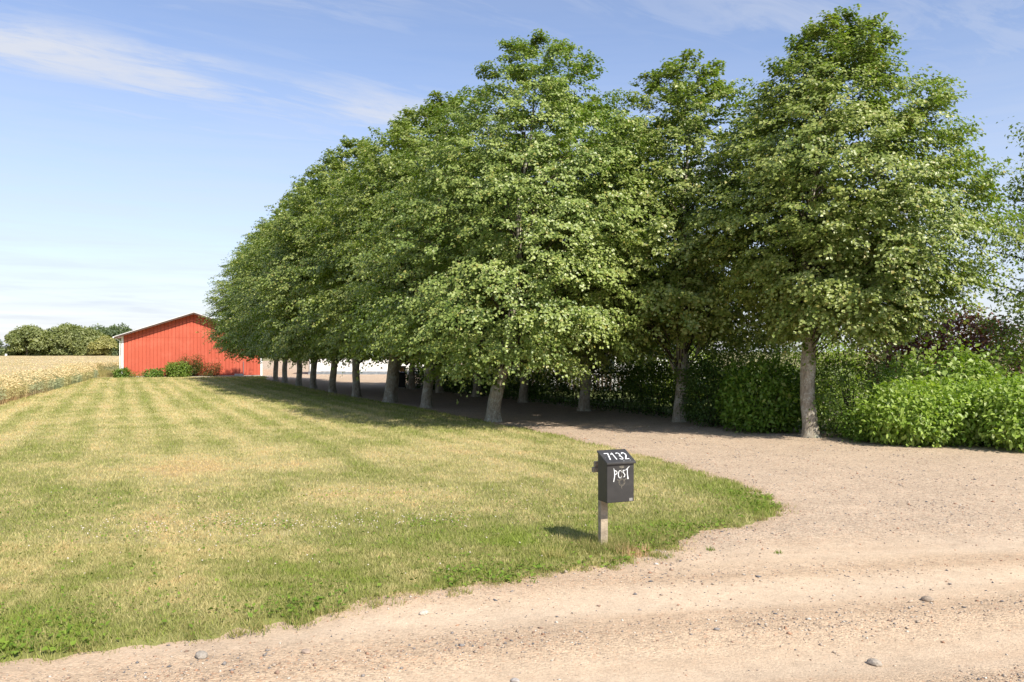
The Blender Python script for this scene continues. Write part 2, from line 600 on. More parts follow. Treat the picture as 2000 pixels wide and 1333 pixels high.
def gravel_colour(X, Y):
    s, a = road_frame(X, Y)
    s2 = s + (fbm(a * 0.16, s * 0.2, 2, 11) - 0.5) * 0.7
    sand = np.array([0.500, 0.380, 0.262])
    pale = np.array([0.575, 0.468, 0.350])
    grav = np.array([0.490, 0.392, 0.292])
    brown = np.array([0.390, 0.265, 0.170])
    d = fbm(X * 0.5, Y * 0.5, 4, 14)
    c = lerp(grav, sand, sstep(s2 + (d - 0.5) * 2.2, 9.6, 7.4))
    track = np.zeros_like(X)
    for cc, wd in ((5.1, 0.36), (6.7, 0.42), (3.4, 0.4), (8.1, 0.5)):
        track = np.maximum(track, np.exp(-((s2 - cc) / wd) ** 2))
    streak = fbm(a * 0.5, s2 * 4.0, 4, 15)
    near = sstep(s2, 9.2, 7.6)
    c = lerp(c, pale, near * np.clip(track * 0.7 + (streak - 0.5) * 0.9, 0, 1) * 0.6)
    c = lerp(c, brown, near * np.clip((0.44 - streak) * 2.5, 0, 1) * 0.28)
    c = lerp(c, brown, sstep(lawn_edge(X, Y), -0.45, 0.0) * 0.35)
    # slightly darker and greyer between the tree rows
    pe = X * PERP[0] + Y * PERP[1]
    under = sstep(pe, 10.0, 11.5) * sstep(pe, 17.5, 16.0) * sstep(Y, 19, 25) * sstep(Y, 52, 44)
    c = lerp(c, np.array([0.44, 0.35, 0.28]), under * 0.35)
    c = c * (0.88 + 0.24 * fbm(X * 2.5, Y * 2.5, 4, 16))[..., None]
    loose = 1 - near * np.clip(track * 0.85 + 0.25, 0, 0.9)      # packed wheel tracks carry less loose grit
    return np.concatenate([c, loose[..., None]], -1)


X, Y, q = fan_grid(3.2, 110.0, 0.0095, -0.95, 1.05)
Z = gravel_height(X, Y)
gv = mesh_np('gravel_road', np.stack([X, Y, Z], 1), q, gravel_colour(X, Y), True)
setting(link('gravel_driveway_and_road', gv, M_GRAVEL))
gx, gy = np.meshgrid(np.linspace(-60, -6, 12), np.linspace(104, 230, 12), indexing='ij')
idx = np.arange(gx.size).reshape(gx.shape)
qq = np.stack([idx[:-1, :-1], idx[1:, :-1], idx[1:, 1:], idx[:-1, 1:]], -1).reshape(-1, 4)
setting(link('farmyard', mesh_np('farmyard', np.stack([gx.ravel(), gy.ravel(), np.full(gx.size, -0.06)], 1), qq, gravel_colour(gx.ravel(), gy.ravel())), M_GRAVEL))
# the rest of the road, out of the picture to the sides and behind the camera
gx, gy = np.meshgrid(np.linspace(-90, 90, 120), np.linspace(-14, 30, 60), indexing='ij')
idx = np.arange(gx.size).reshape(gx.shape)
qq = np.stack([idx[:-1, :-1], idx[1:, :-1], idx[1:, 1:], idx[:-1, 1:]], -1).reshape(-1, 4)
gs, ga = road_frame(gx.ravel(), gy.ravel())
keep = (gs[qq].max(1) < 9.5) & (gs[qq].min(1) > -4)
setting(link('road_beyond_view', mesh_np('road_beyond', np.stack([gx.ravel(), gy.ravel(), np.full(gx.size, -0.055)], 1), qq[keep], gravel_colour(gx.ravel(), gy.ravel())), M_GRAVEL))

# lawn sheet: dips below the gravel at its rim
X, Y, q = fan_grid(3.6, 74.0, 0.0085, -1.15, 0.40)
D = lawn_edge(X, Y)
far_s = 1 + Y / 30
Z = np.where(D > -0.6, 0.028 * sstep(D, 0.0, 0.5 * 1.0) - 0.02 + 0.03 * sstep(D, -0.1, 0.06) - 0.10 * sstep(D, 0.0, -0.35), -0.2)
Z = Z + (fbm(X * 0.5, Y * 0.5, 3, 21) - 0.5) * 0.05 * sstep(D, 0.0, 0.6)
keep = (D[q] > -0.45 * (1 + Y[q] / 25)).any(1)
g = lawn_tone(X, Y, D)
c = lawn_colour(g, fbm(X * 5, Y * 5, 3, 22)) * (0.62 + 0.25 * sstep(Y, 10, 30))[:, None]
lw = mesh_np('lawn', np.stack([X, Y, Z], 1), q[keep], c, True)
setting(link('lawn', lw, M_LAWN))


def lawn_z(X, Y, D):
    return 0.028 * sstep(D, 0, 0.5) - 0.02 + 0.03 * sstep(D, -0.1, 0.06) + (fbm(X * 0.5, Y * 0.5, 3, 21) - 0.5) * 0.05 * sstep(D, 0, 0.6)


# grass blades
def blades(n, ymin, ymax, uniform, a0, a1, hmin, hmax, wid, seed):
    r = np.random.default_rng(seed)
    if uniform:
        Y = np.sqrt(r.uniform(ymin ** 2, ymax ** 2, n))
    else:
        Y = np.exp(r.uniform(math.log(ymin), math.log(ymax), n))
    X = r.uniform(a0, a1, n) * Y
    D = lawn_edge(X, Y)
    k = D > r.uniform(-0.22, 0.05, n)
    X, Y, D = X[k], Y[k], D[k]
    n = len(X)
    g = lawn_tone(X, Y, D)
    thin = r.random(n) < (0.35 + 0.65 * sstep(D, -0.1, 0.25))
    X, Y, D, g = X[thin], Y[thin], D[thin], g[thin]
    n = len(X)
    gi = np.clip(g + r.normal(0, 0.16, n) + (fbm(X * 4.5, Y * 4.5, 3, 23) - 0.5) * 0.9, 0, 1)
    col = lawn_colour(gi, r.random(n))
    h = r.uniform(hmin, hmax, n) * (0.75 + 0.5 * g) * (1 + Y / 70)
    h *= 1 + 0.35 * sstep(D, 0.45, 0.05) * sstep(Y, 16, 10)
    wdt = wid * (0.6 + Y / 9) * r.uniform(0.7, 1.3, n)
    th = r.uniform(0, 2 * math.pi, n)
    lean = r.uniform(0.15, 1.0, n)
    la = r.uniform(0, 2 * math.pi, n)
    z = lawn_z(X, Y, D) - 0.005
    b0 = np.stack([X - np.cos(th) * wdt, Y - np.sin(th) * wdt, z], 1)
    b1 = np.stack([X + np.cos(th) * wdt, Y + np.sin(th) * wdt, z], 1)
    tp = np.stack([X + np.cos(la) * lean * h, Y + np.sin(la) * lean * h, z + h], 1)
    V = np.stack([b0, b1, tp], 1).reshape(-1, 3)
    C = np.repeat(col, 3, 0)
    return V, C


parts = [blades(215000, 5.2, 9.0, True, -0.75, 0.45, 0.018, 0.044, 0.0030, 31), blades(450000, 9.0, 70, False, -0.78, 0.40, 0.025, 0.052, 0.0032, 32)]
V = np.concatenate([p[0] for p in parts])
C = np.concatenate([p[1] for p in parts])
F = np.arange(len(V)).reshape(-1, 3)
gr = setting(link('grass', mesh_np('grass', V, F, C), M_GRASS), 'stuff', 'short dry mown grass, straw and green, covering the lawn')


# ------------------------------------------------------------------ leaves
def leaf_quads(P, T, N, L, Wd, fold=0.18, droop=0.0):
    """P base, T tip direction, N blade normal (all (n,3)); two folded triangles each"""
    T = T / np.linalg.norm(T, axis=1, keepdims=True)
    S = np.cross(T, N)
    S /= np.linalg.norm(S, axis=1, keepdims=True) + 1e-9
    N = np.cross(S, T)
    L = np.asarray(L)[:, None]
    Wd = np.asarray(Wd)[:, None]
    tip = P + T * L
    mid = P + T * L * 0.42
    a = mid + S * Wd * 0.5 + N * Wd * fold
    b = mid - S * Wd * 0.5 + N * Wd * fold
    return np.stack([P, a, tip, b], 1).reshape(-1, 3)


def leaf_faces(n):
    i = np.arange(n)[:, None] * 4
    return np.concatenate([i + np.array([[0, 1, 2]]), i + np.array([[0, 2, 3]])], 0)


def unit(v):
    return v / (np.linalg.norm(v, axis=1, keepdims=True) + 1e-9)


def shrub_leaves(seed, pts_fn, n_clump, n_leaf, leaf, spread, cols, aspect=0.5, down=0.35, upn=0.7, pale=0.0):
    """leaf clumps round points of pts_fn(r, n) -> positions, outward normals"""
    r = np.random.default_rng(seed)
    P0, O = pts_fn(r, n_clump)
    k = n_clump * n_leaf
    ci = np.repeat(np.arange(n_clump), n_leaf)
    o = O[ci]
    P = P0[ci] + r.normal(0, 1, (k, 3)) * spread
    T = unit(o * r.uniform(0.2, 1.0, k)[:, None] + r.normal(0, 0.6, (k, 3)) + np.array([[0, 0, -1]]) * r.uniform(0, down * 2, k)[:, None])
    N = unit(o * 0.5 + np.array([[0, 0, 1]]) * upn + r.normal(0, 0.35, (k, 3)))
    L = leaf * r.uniform(0.65, 1.3, k)
    V = leaf_quads(P, T, N, L, L * aspect * r.uniform(0.85, 1.2, k))
    tn = np.clip(r.random(k) * 0.7 + r.random(n_clump)[ci] * 0.4 - 0.05, 0, 1)
    c = lerp(np.array(cols[0]), np.array(cols[1]), tn)
    if len(cols) > 2:
        w_ = r.random(k) < 0.06
        c = np.where(w_[:, None], np.array(cols[2]), c)
    V[:, 2] = np.maximum(V[:, 2], 0.01)
    return V, leaf_faces(k), np.repeat(c, 4, 0)


PT = np.array([0.0, 0.125, 0.15, 0.19, 0.25, 0.36, 0.50, 0.60, 0.70, 0.80, 0.88, 0.94, 0.98, 1.0])
PR = np.array([0.3, 0.56, 0.74, 0.88, 0.97, 1.00, 0.97, 0.89, 0.76, 0.58, 0.39, 0.22, 0.08, 0.02])


def lime_crown(seed, H, RAD, n_bough, n_spray, n_leaf, leaf, off=(0, 0), apex=(0, 0), bottom=0.128, cut=None, toff=None):
    toff = toff or off
    """leaf mesh data and branch mesh of one lime crown; the tree stands at the origin"""
    r = np.random.default_rng(seed)
    # boughs: spread over the shell, with some inside
    tt_ = np.linspace(bottom, 0.975, 400)
    wt_ = np.cumsum(np.interp(tt_, PT, PR) + 0.24)
    wt_ = (wt_ - wt_[0]) / (wt_[-1] - wt_[0])
    t = np.interp((np.arange(n_bough) + r.uniform(0.1, 0.9, n_bough)) / n_bough, wt_, tt_)
    az = np.arange(n_bough) * 2.39996 + r.normal(0, 0.16, n_bough)
    rad = np.interp(t, PT, PR) * RAD
    if cut:
        rad = rad * (0.22 + 0.78 * np.clip((t - cut[0]) / (cut[1] - cut[0]), 0, 1) ** 0.7)
    lob = 1 + 0.07 * np.sin(az * 3 + seed) * (t < 0.85) + r.normal(0, 0.045, n_bough)
    inner = r.random(n_bough) < 0.30
    rad = np.maximum(rad - 0.40 * np.interp(t, [0.6, 0.95], [1.0, 0.35]), rad * 0.35)        # the sprays reach beyond the bough ends
    rad = rad * lob * np.where(inner, r.uniform(0.25, 0.75, n_bough), 1.0)
    cx = off[0] * sstep(t, 0.0, 0.35) + (apex[0] - off[0]) * sstep(t, 0.4, 1.0)
    cy = off[1] * sstep(t, 0.0, 0.35) + (apex[1] - off[1]) * sstep(t, 0.4, 1.0)
    out = np.stack([np.cos(az), np.sin(az), np.zeros(n_bough)], 1)
    tip = np.stack([cx, cy, t * H], 1) + out * rad[:, None]
    elev = np.interp(t, [0.12, 0.25, 0.45, 0.7, 0.9, 1.0], [-0.34, -0.05, 0.20, 0.48, 0.90, 1.4]) + r.normal(0, 0.16, n_bough)
    ax = out * np.cos(elev)[:, None] + np.array([[0, 0, 1]]) * np.sin(elev)[:, None]
    blen = np.clip(rad * 0.45, np.interp(t, [0.75, 0.95], [0.6, 0.4]), 1.75) * r.uniform(0.85, 1.2, n_bough)
    base = tip - ax * blen[:, None]
    side = unit(np.cross(ax, np.array([[0, 0, 1.0]]) + out * 0.01))
    upv = unit(np.cross(side, ax))
    # sprays
    m = n_bough * n_spray
    bi = np.repeat(np.arange(n_bough), n_spray)
    s = r.random(m) ** 0.75
    wf = np.sin(np.clip(s, 0, 1) * math.pi * 0.80 + 0.35) * 0.66 * blen[bi]
    lat = r.uniform(-1, 1, m) * wf
    dome = -0.30 * (lat / (0.6 * blen[bi])) ** 2 - 0.22 * s ** 2
    P0 = base[bi] + ax[bi] * (s * blen[bi])[:, None] + side[bi] * lat[:, None] + upv[bi] * (dome + r.normal(0, 0.11, m))[:, None]
    P0 = P0 + r.normal(0, 0.05, (m, 3))
    dirn = unit(ax[bi] * r.uniform(0.7, 1.2, m)[:, None] + side[bi] * (lat / (0.5 * blen[bi] + 0.01) * 0.8 + r.normal(0, 0.35, m))[:, None]
                + np.array([[0, 0, 1]]) * r.normal(-0.05, 0.28, m)[:, None])
    slen = r.uniform(0.42, 0.80, m) * np.where(s > 0.85, 1.25, 1.0) * np.interp(t[bi], [0.72, 0.97], [1.0, 0.5])
    # leaves on sprays
    k = m * n_leaf
    si = np.repeat(np.arange(m), n_leaf)
    uu = r.random(k)
    d = dirn[si]
    sg = np.where(r.random(k) < 0.5, -1.0, 1.0)
    sd = unit(np.cross(d, np.array([[0, 0, 1.0]])))
    ln = slen[si]
    Pl = P0[si] + d * (uu * ln)[:, None] + np.array([[0, 0, -1]]) * (0.48 * (uu ** 2) * ln)[:, None] + sd * (sg * r.uniform(0.0, 0.11, k))[:, None] \
        + r.normal(0, 0.035, (k, 3))
    T = unit(sd * (sg * r.uniform(0.4, 1.1, k))[:, None] + d * r.uniform(0.1, 0.9, k)[:, None] + np.array([[0, 0, -1]]) * r.uniform(0.25, 1.0, k)[:, None])
    outl = unit(Pl - np.array([[0, 0, H * 0.42]]) - np.stack([cx[bi][si], cy[bi][si], np.zeros(k)], 1))
    outl = unit(outl * np.array([[1, 1, 0.6]]))
    N = unit(np.array([[0, 0, 1.0]]) * r.uniform(0.25, 0.9, k)[:, None] + outl * r.uniform(0.3, 1.1, k)[:, None] + r.normal(0, 0.30, (k, 3)))
    L = leaf * r.uniform(0.75, 1.25, k)
    Wd = L * r.uniform(0.78, 1.0, k)
    kind = r.random(k)
    bract = kind < 0.08
    L = np.where(bract, L * 0.8, L)
    Wd = np.where(bract, L * 0.45, Wd)
    V = leaf_quads(Pl, T, N, L, Wd)
    dark = np.array([0.130, 0.190, 0.038])
    mid = np.array([0.315, 0.360, 0.100])
    pale = np.array([0.540, 0.530, 0.230])
    yel = np.array([0.30, 0.28, 0.07])
    q1 = np.clip(r.random(k) * 0.8 + 0.35 * (uu - 0.5) + (r.normal(0, 0.16, n_bough))[bi][si] + 0.1, 0, 1)
    c = lerp(dark, mid, q1)
    c = np.where(bract[:, None], pale * r.uniform(0.7, 1.1, k)[:, None], c)
    yl = (kind > 0.96)
    c = np.where(yl[:, None], yel, c)
    Cc = np.repeat(c, 4, 0)
    # branches
    mb = MB()
    for i in range(0, n_bough, 2):
        zb = max(H * 0.125, base[i, 2] - 0.55 * rad[i] * math.cos(elev[i]) * 0.9 - 0.3)
        f0 = zb / H
        sx = toff[0] * float(sstep(np.array(f0), 0.0, 0.35)) + (apex[0] - toff[0]) * float(sstep(np.array(f0), 0.4, 1.0))
        sy = toff[1] * float(sstep(np.array(f0), 0.0, 0.35)) + (apex[1] - toff[1]) * float(sstep(np.array(f0), 0.4, 1.0))
        p0 = Vector((sx, sy, zb))
        p3 = Vector(tip[i] - ax[i] * 0.12 * blen[i])
        p2 = Vector(base[i])
        p1 = p0.lerp(p2, 0.5) + Vector((0, 0, 0.12 * (p2 - p0).length * 0.6))
        r0 = 0.008 + 0.0042 * rad[i]
        mb.tube([p0, p1, p2, p2.lerp(p3, 0.5) + Vector((0, 0, 0.05)), p3], [r0, r0 * 0.8, r0 * 0.55, r0 * 0.35, 0.006], 5, False)
    return V, leaf_faces(k), Cc, mb


def trunk_mesh(seed, H, r_base, off, apex, wob=0.05, fork=None):
    """tapered trunk with root flare; the tree stands at the origin"""
    r = np.random.default_rng(seed)
    hs = np.concatenate([np.linspace(-0.08, 0.4, 7), np.linspace(0.6, 3.0, 13), np.linspace(3.5, H * 0.9, 14)])
    n = 20
    th = np.linspace(0, 2 * math.pi, n, endpoint=False)
    V = []
    ph = r.uniform(0, 6.28, 4)
    for h in hs:
        f = np.array(h / H)
        cx = off[0] * float(sstep(f, 0, 0.35)) + (apex[0] - off[0]) * float(sstep(f, 0.4, 1.0)) + wob * math.sin(h * 1.7 + ph[0]) * min(1, max(0, h))
        cy = off[1] * float(sstep(f, 0, 0.35)) + (apex[1] - off[1]) * float(sstep(f, 0.4, 1.0)) + wob * math.sin(h * 1.3 + ph[1]) * min(1, max(0, h))
        rr = r_base * np.interp(h, [-0.1, 0, 0.12, 0.4, 1.4, 1.9, 2.3, 3.2, H * 0.5, H * 0.9], [1.42, 1.34, 1.15, 1.02, 0.94, 1.04, 0.86, 0.66, 0.36, 0.06])
        rim = 1 + 0.05 * np.sin(3 * th + ph[2] + h) + 0.03 * np.sin(5 * th + ph[3] - h * 1.4) + r.normal(0, 0.014, n)
        if h < 0.35:
            rim = rim + (0.35 - h) * 0.22 * np.maximum(0, np.sin(4 * th + ph[2]))
        V.append(np.stack([cx + np.cos(th) * rr * rim, cy + np.sin(th) * rr * rim, np.full(n, h)], 1))
    V = np.concatenate(V)
    idx = np.arange(len(hs) * n).reshape(len(hs), n)
    nx = np.roll(idx, -1, 1)
    q = np.stack([idx[:-1], nx[:-1], nx[1:], idx[1:]], -1).reshape(-1, 4)
    return mesh_np('trunk', V, q, None, True)


def fork_limb(parent, p0, p1, p2, r0):
    mb = MB()
    a, b, c_ = Vector(p0), Vector(p1), Vector(p2)
    pts = [a, a.lerp(b, 0.5) + Vector((0, 0, -0.03)), b, b.lerp(c_, 0.5), c_]
    mb.tube(pts, [r0, r0 * 0.85, r0 * 0.75, r0 * 0.6, r0 * 0.4], 10, False)
    return mb.build('limb', M_BARK, parent, smooth=True)


# two shared crowns for the farther trees, own crowns for the nearest three
crown_cache = {}


def crown_data(key, *a, **k):
    if key not in crown_cache:
        V, F, C, mb = lime_crown(*a, **k)
        cm = mesh_np('crown_' + key, V, F, C)
        cm.materials.append(M_LEAF)
        bmn = mb.mesh('branches_' + key, True)
        bmn.materials.append(M_TWIG)
        crown_cache[key] = (cm, bmn)
    return crown_cache[key]


LIMES = [
    # x, y, H, R, trunk radius, crown offset, apex offset, own crown?, rotation, label
    (-0.59, 25.2, 12.35, 4.95, 0.235, (0.65, 0.0), (1.45, 0.0), 'own', 0, 'big lime tree nearest the lawn with pale leaning trunk, first of the left row'),
    (-3.37, 31.7, 13.2, 4.6, 0.215, (0.25, 0.0), (0.9, 0.3), 'A', 0.4, 'lime tree with lichen-grey trunk, second in the row beside the lawn'),
    (-5.29, 34.9, 13.2, 4.5, 0.30, (0.7, 0.1), (0.8, 0.0), 'B', 1.9, 'lime tree with the thickest, strongly leaning trunk, third in the lawn row'),
    (-7.63, 39.3, 13.3, 4.6, 0.20, (0.2, 0.0), (0.4, 0.2), 'A', 3.3, 'lime tree with slim straight trunk, fourth in the row beside the lawn'),
    (-9.66, 43.2, 13.2, 4.6, 0.20, (0.25, 0.0), (0.4, 0.0), 'B', 4.6, 'lime tree with straight trunk, fifth in the row beside the lawn'),
    (-11.86, 48.0, 13.0, 4.6, 0.20, (0.1, 0.0), (0.3, 0.0), 'A', 5.5, 'lime tree in front of the white wall, sixth in the lawn row'),
    (-13.7, 51.6, 12.8, 4.6, 0.19, (0.0, 0.0), (0.2, 0.0), 'B', 0.9, 'lime tree seventh in the row beside the lawn, third from the barn'),
    (-15.85, 56.2, 12.6, 4.6, 0.19, (0.0, 0.0), (0.1, 0.0), 'A', 2.4, 'lime tree last but one in the row, near the red barn'),
    (-17.68, 60.1, 12.4, 4.6, 0.19, (0.0, 0.0), (0.0, 0.0), 'B', 3.7, 'lime tree closest to the red barn, last of the lawn row'),
    (7.66, 20.6, 11.15, 3.95, 0.205, (0.95, 0.2), (0.75, 0.2), 'own', 0, 'big lime tree furthest right, pale trunk in front of the bright shrubs'),
    (5.25, 25.2, 11.75, 4.4, 0.205, (0.2, 0.3), (0.35, 0.2), 'own', 0, 'lime tree with side limb low on its trunk, second in the hedge row'),
    (2.66, 29.8, 12.2, 4.4, 0.21, (0.35, 0.0), (0.4, 0.0), 'A', 1.2, 'lime tree forking above a dark trunk, third in the hedge row'),
    (0.49, 34.9, 12.4, 4.4, 0.20, (0.1, 0.0), (0.2, 0.0), 'B', 2.9, 'shaded lime tree in front of the dark hedge, fourth in the hedge row'),
    (-1.75, 39.2, 12.4, 4.4, 0.20, (0.1, 0.0), (0.2, 0.0), 'A', 4.1, 'shaded lime tree fifth in the row along the dark hedge'),
    (-3.9, 43.2, 12.4, 4.4, 0.20, (0.0, 0.0), (0.2, 0.0), 'B', 5.2, 'shaded lime tree sixth in the row along the dark hedge'),
    (-5.85, 47.2, 12.4, 4.4, 0.20, (0.0, 0.0), (0.2, 0.0), 'A', 0.2, 'shaded lime tree standing next to the black wheeled bin'),
]
for i, (x, y, H, RAD, rt, off, apex, key, rz, label) in enumerate(LIMES):
    t = thing('lime_tree', label, 'tree', (x, y, 0), 0, 'lime trees of the avenue')
    toff = {9: (-0.12, 0.0), 0: (0.75, 0.0)}.get(i, off)
    link('trunk', trunk_mesh(100 + i, H, rt * 0.92, toff, apex), M_BARK, t)
    if key == 'own':
        kw = {9: dict(bottom=0.265, cut=(0.20, 0.50)), 10: dict(bottom=0.235, cut=(0.15, 0.34))}.get(i, dict(bottom=0.155, cut=(0.06, 0.23)))
        cm, bmn = crown_data('own%d' % i, 200 + i, H, RAD, 270, *((14, 29, 0.098) if i == 10 else (19, 32, 0.086)), off, apex, toff=toff, **kw)
        link('crown', cm, None, t)
        link('branches', bmn, None, t)
    else:
        cm, bmn = crown_data(key, 300 + ord(key), 13.0, 4.75, 260, 15, 27, 0.108, bottom=0.185, cut=(0.12, 0.24))
        sc_ = H / 13.0
        for nm, me in (('crown', cm), ('branches', bmn)):
            o = link(nm, me, None, t, (off[0], off[1], 0), (0, 0, rz))
            o.scale = (RAD / 4.6, RAD / 4.6, sc_ * 0.97)
            # lean the copy towards its own apex
            o.rotation_euler = (-(apex[1] - off[1]) / H, (apex[0] - off[0]) / H, rz)
    if i in (0, 1, 9, 10):
        def shoot_pts(r_, n_, hs_={0: (1.25, 1.5), 1: (1.2,), 9: (1.05, 2.05, 2.3), 10: (1.5,)}[i]):
            a_ = r_.uniform(-2.6, -0.2, n_)
            z_ = r_.choice(hs_, n_) + r_.normal(0, 0.10, n_)
            return np.stack([toff[0] * z_ / (H * 0.35) * 0.7 + np.cos(a_) * rt * 1.15, np.sin(a_) * rt * 1.15, z_], 1), np.stack([np.cos(a_), np.sin(a_), 0.2 + 0 * a_], 1)
        V, F, C = shrub_leaves(700 + i, shoot_pts, 16, 7, 0.085, 0.07, [(0.09, 0.15, 0.02), (0.2, 0.27, 0.05)], 0.85, 0.6)
        setting(link('shoots', mesh_np('shoots', V, F, C), M_LEAF, t), 'stuff')
    if i == 10:
        fork_limb(t, (0.10, 0, 1.55), (0.55, -0.05, 2.15), (0.75, 0.0, 3.1), 0.07)
        fork_limb(t, (-0.12, 0, 1.6), (-0.24, 0.0, 1.80), (-0.30, 0.05, 1.9), 0.06)
    if i == 11:
        fork_limb(t, (0.05, 0, 1.45), (0.40, 0.0, 2.2), (0.6, 0.1, 3.2), 0.11)
        fork_limb(t, (-0.05, 0, 1.45), (-0.30, 0.0, 2.2), (-0.5, 0.1, 3.2), 0.09)
    if i == 2:
        fork_limb(t, (0.25, 0, 1.3), (0.55, 0.0, 2.1), (0.9, 0.1, 3.2), 0.13)


# ------------------------------------------------------------------ shrubs and hedges
def dome_points(rx, ry, h, bumpy=0.12, full=0.3, lobes=7, zmin=0.0):
    """points on and inside a bushy dome standing on the ground"""
    def fn(r, n):
        lx = r.normal(0, 1, (lobes, 3))
        lx = unit(lx)
        lx[:, 2] = np.abs(lx[:, 2])
        d = unit(r.normal(0, 1, (n, 3)))
        zc = 0.45
        b = 1 + bumpy * (np.max(d @ lx.T, 1) - 0.6) * 2
        f = np.where(r.random(n) < full, r.uniform(0.45, 0.9, n), r.uniform(0.9, 1.04, n)) * b
        # squarish dome
        e = np.abs(d) ** 0.8 * np.sign(d)
        P = np.stack([e[:, 0] * rx * f, e[:, 1] * ry * f, h * (zc + (1 - zc) * e[:, 2] * f)], 1)
        lowm = e[:, 2] < 0
        P[lowm, 2] = h * (zc + zc * e[lowm, 2] * f[lowm])
        P[:, 2] = np.maximum(P[:, 2], zmin + 0.03)
        O = unit(d * np.array([[1 / rx, 1 / ry, 1.2 / h]]))
        return P, O
    return fn


def shrub(name, label, cat, loc, rx, ry, h, seed, n_clump, n_leaf, leaf, spread, cols, aspect=0.55, stems=8, group=None, rotz=0.0, down=0.35, full=0.3,
          bumpy=0.12, stem_mat=None, part='foliage', zmin=0.0, mat=None):
    t = thing(name, label, cat, loc, rotz, group)
    V, F, C = shrub_leaves(seed, dome_points(rx, ry, h, bumpy, full, 7, zmin), n_clump, n_leaf, leaf, spread, cols, aspect, down)
    link(part, mesh_np(part, V, F, C), mat or M_BUSH, t)
    r = random.Random(seed)
    mb = MB()
    for _ in range(stems):
        a = r.uniform(0, 6.28)
        k = r.uniform(0.1, 0.8)
        b = (math.cos(a) * rx * 0.25 * k, math.sin(a) * ry * 0.25 * k, 0)
        e = (math.cos(a) * rx * k, math.sin(a) * ry * k, h * r.uniform(0.5, 0.92))
        m_ = ((b[0] + e[0]) * 0.42, (b[1] + e[1]) * 0.42, e[2] * 0.55)
        mb.tube([b, m_, e], [0.016 * h, 0.011 * h, 0.003 * h], 5, False)
    if stems:
        mb.build('stems', stem_mat or M_TWIG, t, smooth=True)
    return t


BRIGHT = [(0.150, 0.250, 0.028), (0.350, 0.440, 0.100), (0.48, 0.54, 0.24)]
MIDG = [(0.085, 0.160, 0.018), (0.170, 0.270, 0.036), (0.20, 0.25, 0.06)]
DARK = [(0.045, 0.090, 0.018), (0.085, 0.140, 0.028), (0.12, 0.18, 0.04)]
LIGHTY = [(0.150, 0.230, 0.040), (0.300, 0.380, 0.090), (0.38, 0.42, 0.16)]
COPPER = [(0.11, 0.042, 0.034), (0.25, 0.095, 0.070), (0.32, 0.15, 0.08)]

# the dark clipped hedge behind the avenue's far row: a long rounded wall of leaves
HA, HB = np.array([6.55, 25.0]), np.array([-6.3, 50.5])


def hedge_points(A, B, half, h):
    A, B = np.array(A, float), np.array(B, float)
    Ld = np.linalg.norm(B - A)
    d = (B - A) / Ld
    nrm = np.array([-d[1], d[0]])

    def fn(r, n):
        s = r.uniform(0, Ld, n)
        h = np.interp(s, [0, 6, 11, 29], [1.85, 1.72, 1.22, 1.18])
        th = r.uniform(-0.15, math.pi + 0.15, n)
        f = np.where(r.random(n) < 0.25, r.uniform(0.4, 0.9, n), r.uniform(0.9, 1.05, n)) * (1 + 0.12 * (fbm(s * 0.7, th * 1.2, 3, 41) - 0.5) * 2)
        c_ = np.sign(np.cos(th)) * np.abs(np.cos(th)) ** 0.4 * half * f
        z = np.clip(np.sin(th), 0, 1) ** 0.5 * h * f
        side_ = r.random(n) < 0.55
        z = np.where(side_, r.uniform(0.05, 0.98, n) * h * np.clip(f, 0.9, 1.1), z)
        c_ = np.where(side_, np.sign(c_) * half * f, c_)
        P = np.stack([A[0] + d[0] * s + nrm[0] * c_, A[1] + d[1] * s + nrm[1] * c_, z], 1)
        O = unit(np.stack([nrm[0] * np.sign(c_) * 0.8, nrm[1] * np.sign(c_) * 0.8, 0.3 + sstep(z / h, 0.7, 1.0)], 1))
        return P, O
    return fn


t = thing('clipped_hedge', 'long dark clipped hedge behind the shaded lime trunks', 'hedge', (0, 0, 0))
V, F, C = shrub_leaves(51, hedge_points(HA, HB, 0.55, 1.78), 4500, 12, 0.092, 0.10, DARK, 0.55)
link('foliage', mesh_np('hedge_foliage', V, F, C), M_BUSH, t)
mb = MB()
rr = random.Random(4)
for k in range(260):
    s = rr.random()
    p = HA + (HB - HA) * s
    q_ = p + np.array([rr.uniform(-0.5, 0.5), rr.uniform(-0.5, 0.5)])
    b = p + np.array([rr.uniform(-0.3, 0.3), rr.uniform(-0.3, 0.3)])
    mb.tube([(b[0], b[1], 0), ((b[0] + q_[0]) / 2, (b[1] + q_[1]) / 2, 0.6), (q_[0], q_[1], rr.uniform(0.6, 1.0 if s > 0.35 else 1.5))], [0.016, 0.011, 0.005], 4, False)
mb.build('stems', M_TWIG, t)

shrub('leafy_shrub', 'mid green shrub with broad leaves just left of the rightmost lime trunk', 'shrub', (6.9, 22.15, 0), 1.05, 0.85, 1.75, 61, 560, 13, 0.125, 0.13, MIDG, 0.55, 10)
shrub('leafy_shrub', 'dull grey-green shrub between the second lime of the hedge row and the broad-leaved shrub', 'shrub', (6.05, 23.9, 0), 0.95, 0.9, 1.95, 62, 620, 13, 0.075, 0.12, DARK, 0.6, 10)
shrub('leafy_shrub', 'small-leaved shrub with pinkish blossom just right of the rightmost lime trunk', 'shrub', (8.85, 20.9, 0), 1.1, 0.9, 1.95, 63, 900, 12, 0.062, 0.12, [(0.07, 0.13, 0.02), (0.15, 0.22, 0.035), (0.42, 0.36, 0.30)], 0.6, 10)
shrub('leafy_shrub', 'large bright green shrub with broad pointed leaves at the driveway edge', 'shrub', (10.15, 19.35, 0), 1.55, 1.1, 1.30, 64, 1100, 14, 0.125, 0.13, BRIGHT, 0.52, 14, down=0.5)
